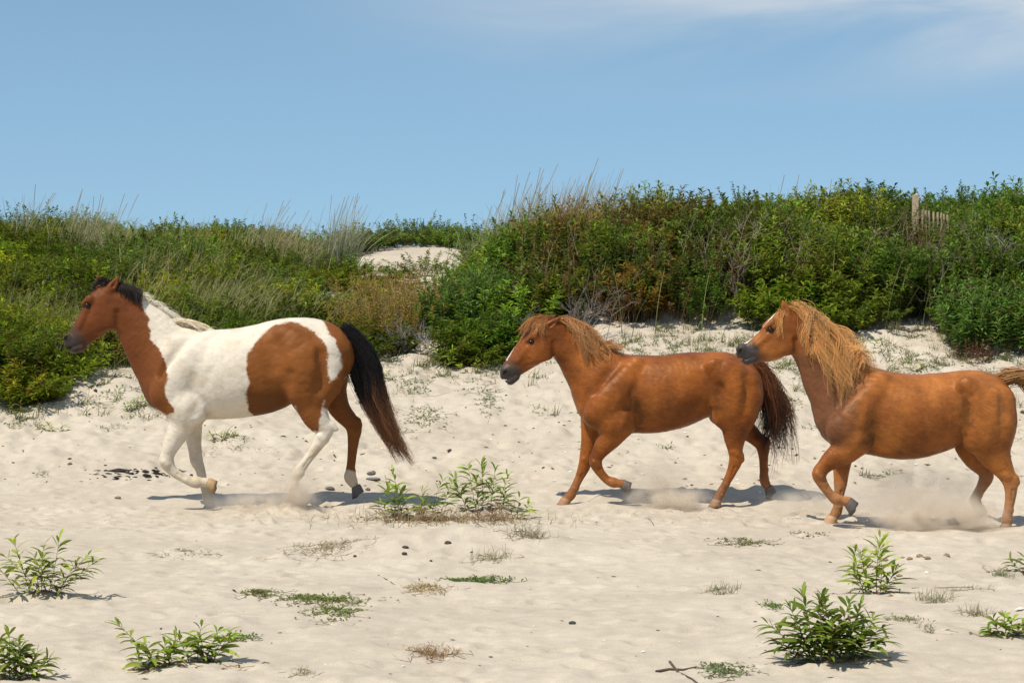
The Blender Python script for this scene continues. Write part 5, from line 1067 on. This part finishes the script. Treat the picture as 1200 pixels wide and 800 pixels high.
lump(671, 731, 12, 9, (.05, .05, .05), 'charred_chunk', 'squarish black charred chunk with pale bands on open sand, bottom centre', 'chunk', 61)
lump(771, 740, 8, 5, (.09, .07, .06), 'clod', 'small brown clod right of the charred chunk', 'clod', 62)
def stick(px, py, pts, label, r=.005, c=(.1, .075, .055), name='driftwood_stick'):
    g0 = ground_at(px, py); s_ = FPX/g0[1]; P = np.array([[(g0[0]+a/s_, g0[1]+b, 0) for a, b in pts]], float); P[0, :, 2] = height(P[0, :, 0], P[0, :, 1])+r*.9
    a = Acc(); add_tubes(a, P, np.full((1, len(pts)), r)*np.linspace(1.2, .5, len(pts)), [c], 6)
    tag(link(name, a.mesh(name, M_bark, origin=g0), loc=g0), label, 'stick')
stick(795, 787, [(-26, 0), (-10, .05), (6, 0), (22, .04)], 'dark driftwood stick at the bottom right of centre', .006)
stick(800, 790, [(-10, .3), (-4, .05), (8, -.15), (14, -.3)], 'thin dark stick crossing the driftwood at the bottom')
stick(455, 680, [(-14, .2), (0, 0), (10, -.3)], 'thin dark stick left of the green streak', .003)
stick(8, 788, [(-6, 0), (4, .02), (14, 0)], 'dark stick at the bottom left beside the corner plant', .004)
stick(1110, 690, [(-40, .05), (-10, 0), (30, .06), (50, .1)], 'long thin pale stick on the sand at the right', .003, (.3, .22, .15))
# wrack: dark weed scraps near the pinto
def scraps(n, fx, fy, size, cols, label, name, flat=.35):
    c = np.array([ground_at(fx(), fy()) for _ in range(n)]); V = []; F = []; C = []
    base = np.array([[1, 0, 0], [0, 1, 0], [-1, 0, 0], [0, -1, 0], [0, 0, 1], [0, 0, -1]], float)
    T_ = np.array([[0, 1, 4], [1, 2, 4], [2, 3, 4], [3, 0, 4], [1, 0, 5], [2, 1, 5], [3, 2, 5], [0, 3, 5]])
    sz = size*rng.lognormal(0, .45, n); a = rng.uniform(0, 6.28, n); el = rng.uniform(1, 2.8, n)
    b = base[None]*np.stack([el, np.ones(n), np.full(n, flat)], 1)[:, None]*sz[:, None, None]*(1+rng.normal(0, .25, (n, 6, 1)))
    x = b[..., 0]*np.cos(a)[:, None]-b[..., 1]*np.sin(a)[:, None]; y = b[..., 0]*np.sin(a)[:, None]+b[..., 1]*np.cos(a)[:, None]
    V = np.stack([x, y, b[..., 2]], -1)+c[:, None]+np.array([0, 0, .003]); F = (np.arange(n)*6)[:, None, None]+T_[None]
    cc = np.asarray(cols)[rng.integers(0, len(cols), n)]*rng.uniform(.7, 1.3, (n, 1))
    ac = Acc(); ac.add(V.reshape(-1, 3), F.reshape(-1, 3), np.repeat(cc, 6, 0)); tag(link(name, ac.mesh(name, M_bark, False)), label, 'debris', kind='stuff')
scraps(90, lambda: rng.choice([125, 150, 182, 168, 205])+rng.normal(0, 11), lambda: 555+rng.normal(0, 3.2), .014, [(.02, .016, .014), (.035, .025, .02)], 'scattered black scraps of seaweed on the sand by the forelegs of the pinto', 'seaweed_scraps')
scraps(130, lambda: rng.uniform(0, 1200), lambda: rng.uniform(540, 800), .0045, [(.06, .045, .035), (.1, .07, .05), (.2, .13, .08)], 'tiny dark bits of bark and twig scattered over the flat sand', 'sand_litter')
scraps(420, lambda: rng.uniform(0, 1200), lambda: 400+170*rng.uniform(0, 1)**.8, .009, [(.14, .09, .055), (.22, .15, .09), (.07, .05, .035)], 'brown dry bits scattered over the sandy slope', 'slope_litter', .5)
scraps(150, lambda: rng.uniform(360, 900) if rng.uniform() < .7 else rng.uniform(900, 1200), lambda: rng.uniform(505, 580) if rng.uniform() < .7 else rng.uniform(580, 790), .006, [(.8, .77, .72)], 'white chips of broken shell strewn on the sand', 'shell_chips', .5)

# ------------------------------------------------------------------ dust kicked up by the hooves
def dust(px, py, Y, rx, ry, rz, dens, label, seed, col=(.93, .86, .76), grains=500, off=0.0):
    p = px2w(px, py, Y); th = np.linspace(0, np.pi, 12); ph = np.arange(20)/20*2*np.pi
    V = np.array([(rx*math.sin(a)*math.cos(b), ry*math.sin(a)*math.sin(b), rz*math.cos(a)) for a in th for b in ph])
    gz = float(height(p[0], Y)); c = np.array([p[0], Y, p[2]])
    F = np.array([(i*20+k, (i+1)*20+k, (i+1)*20+(k+1) % 20, i*20+(k+1) % 20) for i in range(11) for k in range(20)])
    m, nt, o = new_mat('dust_%d' % seed); L = nt.links.new
    tc = N(nt, 'ShaderNodeTexCoord')
    mp = N(nt, 'ShaderNodeVectorMath', operation='DIVIDE'); mp.inputs[1].default_value = (rx, ry, rz); L(tc.outputs['Object'], mp.inputs[0])
    ln_ = N(nt, 'ShaderNodeVectorMath', operation='LENGTH'); L(mp.outputs[0], ln_.inputs[0])
    fo = N(nt, 'ShaderNodeMapRange', interpolation_type='SMOOTHSTEP'); fo.inputs[1].default_value = 0; fo.inputs[2].default_value = 1.0; fo.inputs[3].default_value = 1; fo.inputs[4].default_value = 0; L(ln_.outputs['Value'], fo.inputs[0])
    ns = N(nt, 'ShaderNodeTexNoise'); ns.inputs['Distortion'].default_value = .6; ns.inputs['Scale'].default_value = 6; ns.inputs['Detail'].default_value = 5; ns.inputs['Roughness'].default_value = .6
    mv = N(nt, 'ShaderNodeVectorMath', operation='ADD'); mv.inputs[1].default_value = (seed*3.3, 0, 0); L(tc.outputs['Object'], mv.inputs[0]); L(mv.outputs[0], ns.inputs['Vector'])
    nr_ = N(nt, 'ShaderNodeMapRange'); nr_.inputs[1].default_value = .40; nr_.inputs[2].default_value = .72; L(ns.outputs[0], nr_.inputs[0])
    mu = N(nt, 'ShaderNodeMath', operation='MULTIPLY'); L(fo.outputs[0], mu.inputs[0]); L(nr_.outputs[0], mu.inputs[1])
    m2 = N(nt, 'ShaderNodeMath', operation='MULTIPLY'); L(mu.outputs[0], m2.inputs[0]); m2.inputs[1].default_value = dens*2.0
    v = N(nt, 'ShaderNodeVolumePrincipled'); v.inputs['Color'].default_value = (*col, 1); v.inputs['Anisotropy'].default_value = .2; L(m2.outputs[0], v.inputs['Density'])
    L(v.outputs[0], o.inputs['Volume'])
    tag(link('dust_cloud', mk_mesh('dust_cloud', V, [F], m), loc=c), label, 'dust', kind='stuff')
    if grains:      # flying sand grains
        grains = int(grains*1.6); d = rng.normal(0, .4, (grains, 3))*[rx, ry, rz*.9]+c+np.array([0, 0, -rz*.1]); s0 = .0022*rng.lognormal(0, .4, grains)
        d[:, 2] = np.maximum(d[:, 2], height(d[:, 0], d[:, 1])+.003)
        base = np.array([[1, 0, 0], [-.5, .87, 0], [-.5, -.87, 0], [0, 0, 1.3]]); Vg = d[:, None]+base[None]*s0[:, None, None]
        Fg = (np.arange(grains)*4)[:, None, None]+np.array([[0, 2, 1], [0, 1, 3], [1, 2, 3], [2, 0, 3]])[None]
        ac = Acc(); ac.add(Vg.reshape(-1, 3), Fg.reshape(-1, 3), (.5, .42, .32)); tag(link('flying_grains', ac.mesh('flying_grains', M_bark, False)), 'sand grains flying in '+label.replace('cloud of ', ''), 'sand grains', kind='stuff')
dust(345, 576, 18.5, .26, .2, .24, 16, 'pale dust around the near hind hoof of the pinto', 1, grains=700)
dust(300, 590, 18.6, .55, .25, .13, 9, 'thin low dust drifting under the belly of the pinto', 2, grains=300)
dust(785, 583, 18.7, .44, .22, .11, 15, 'flat fan of dust thrown forward by the near hind hoof of the middle horse', 3, grains=900)
dust(770, 560, 18.8, .30, .2, .24, 8, 'faint rising dust under the belly of the middle horse', 4, grains=300)
dust(965, 588, 18.3, .55, .25, .14, 10, 'dust streaming behind the middle horse toward the raised leg of the right horse', 5, grains=300)
dust(1085, 598, 17.25, .55, .28, .2, 20, 'thick low dust kicked up under the belly of the right horse', 6, grains=900)
dust(1080, 575, 17.45, .6, .28, .28, 6, 'thin dust haze rising under the belly of the right horse', 7, grains=200)
dust(1150, 602, 17.25, .25, .2, .14, 10, 'dust around the hind hooves of the right horse', 8, grains=300)
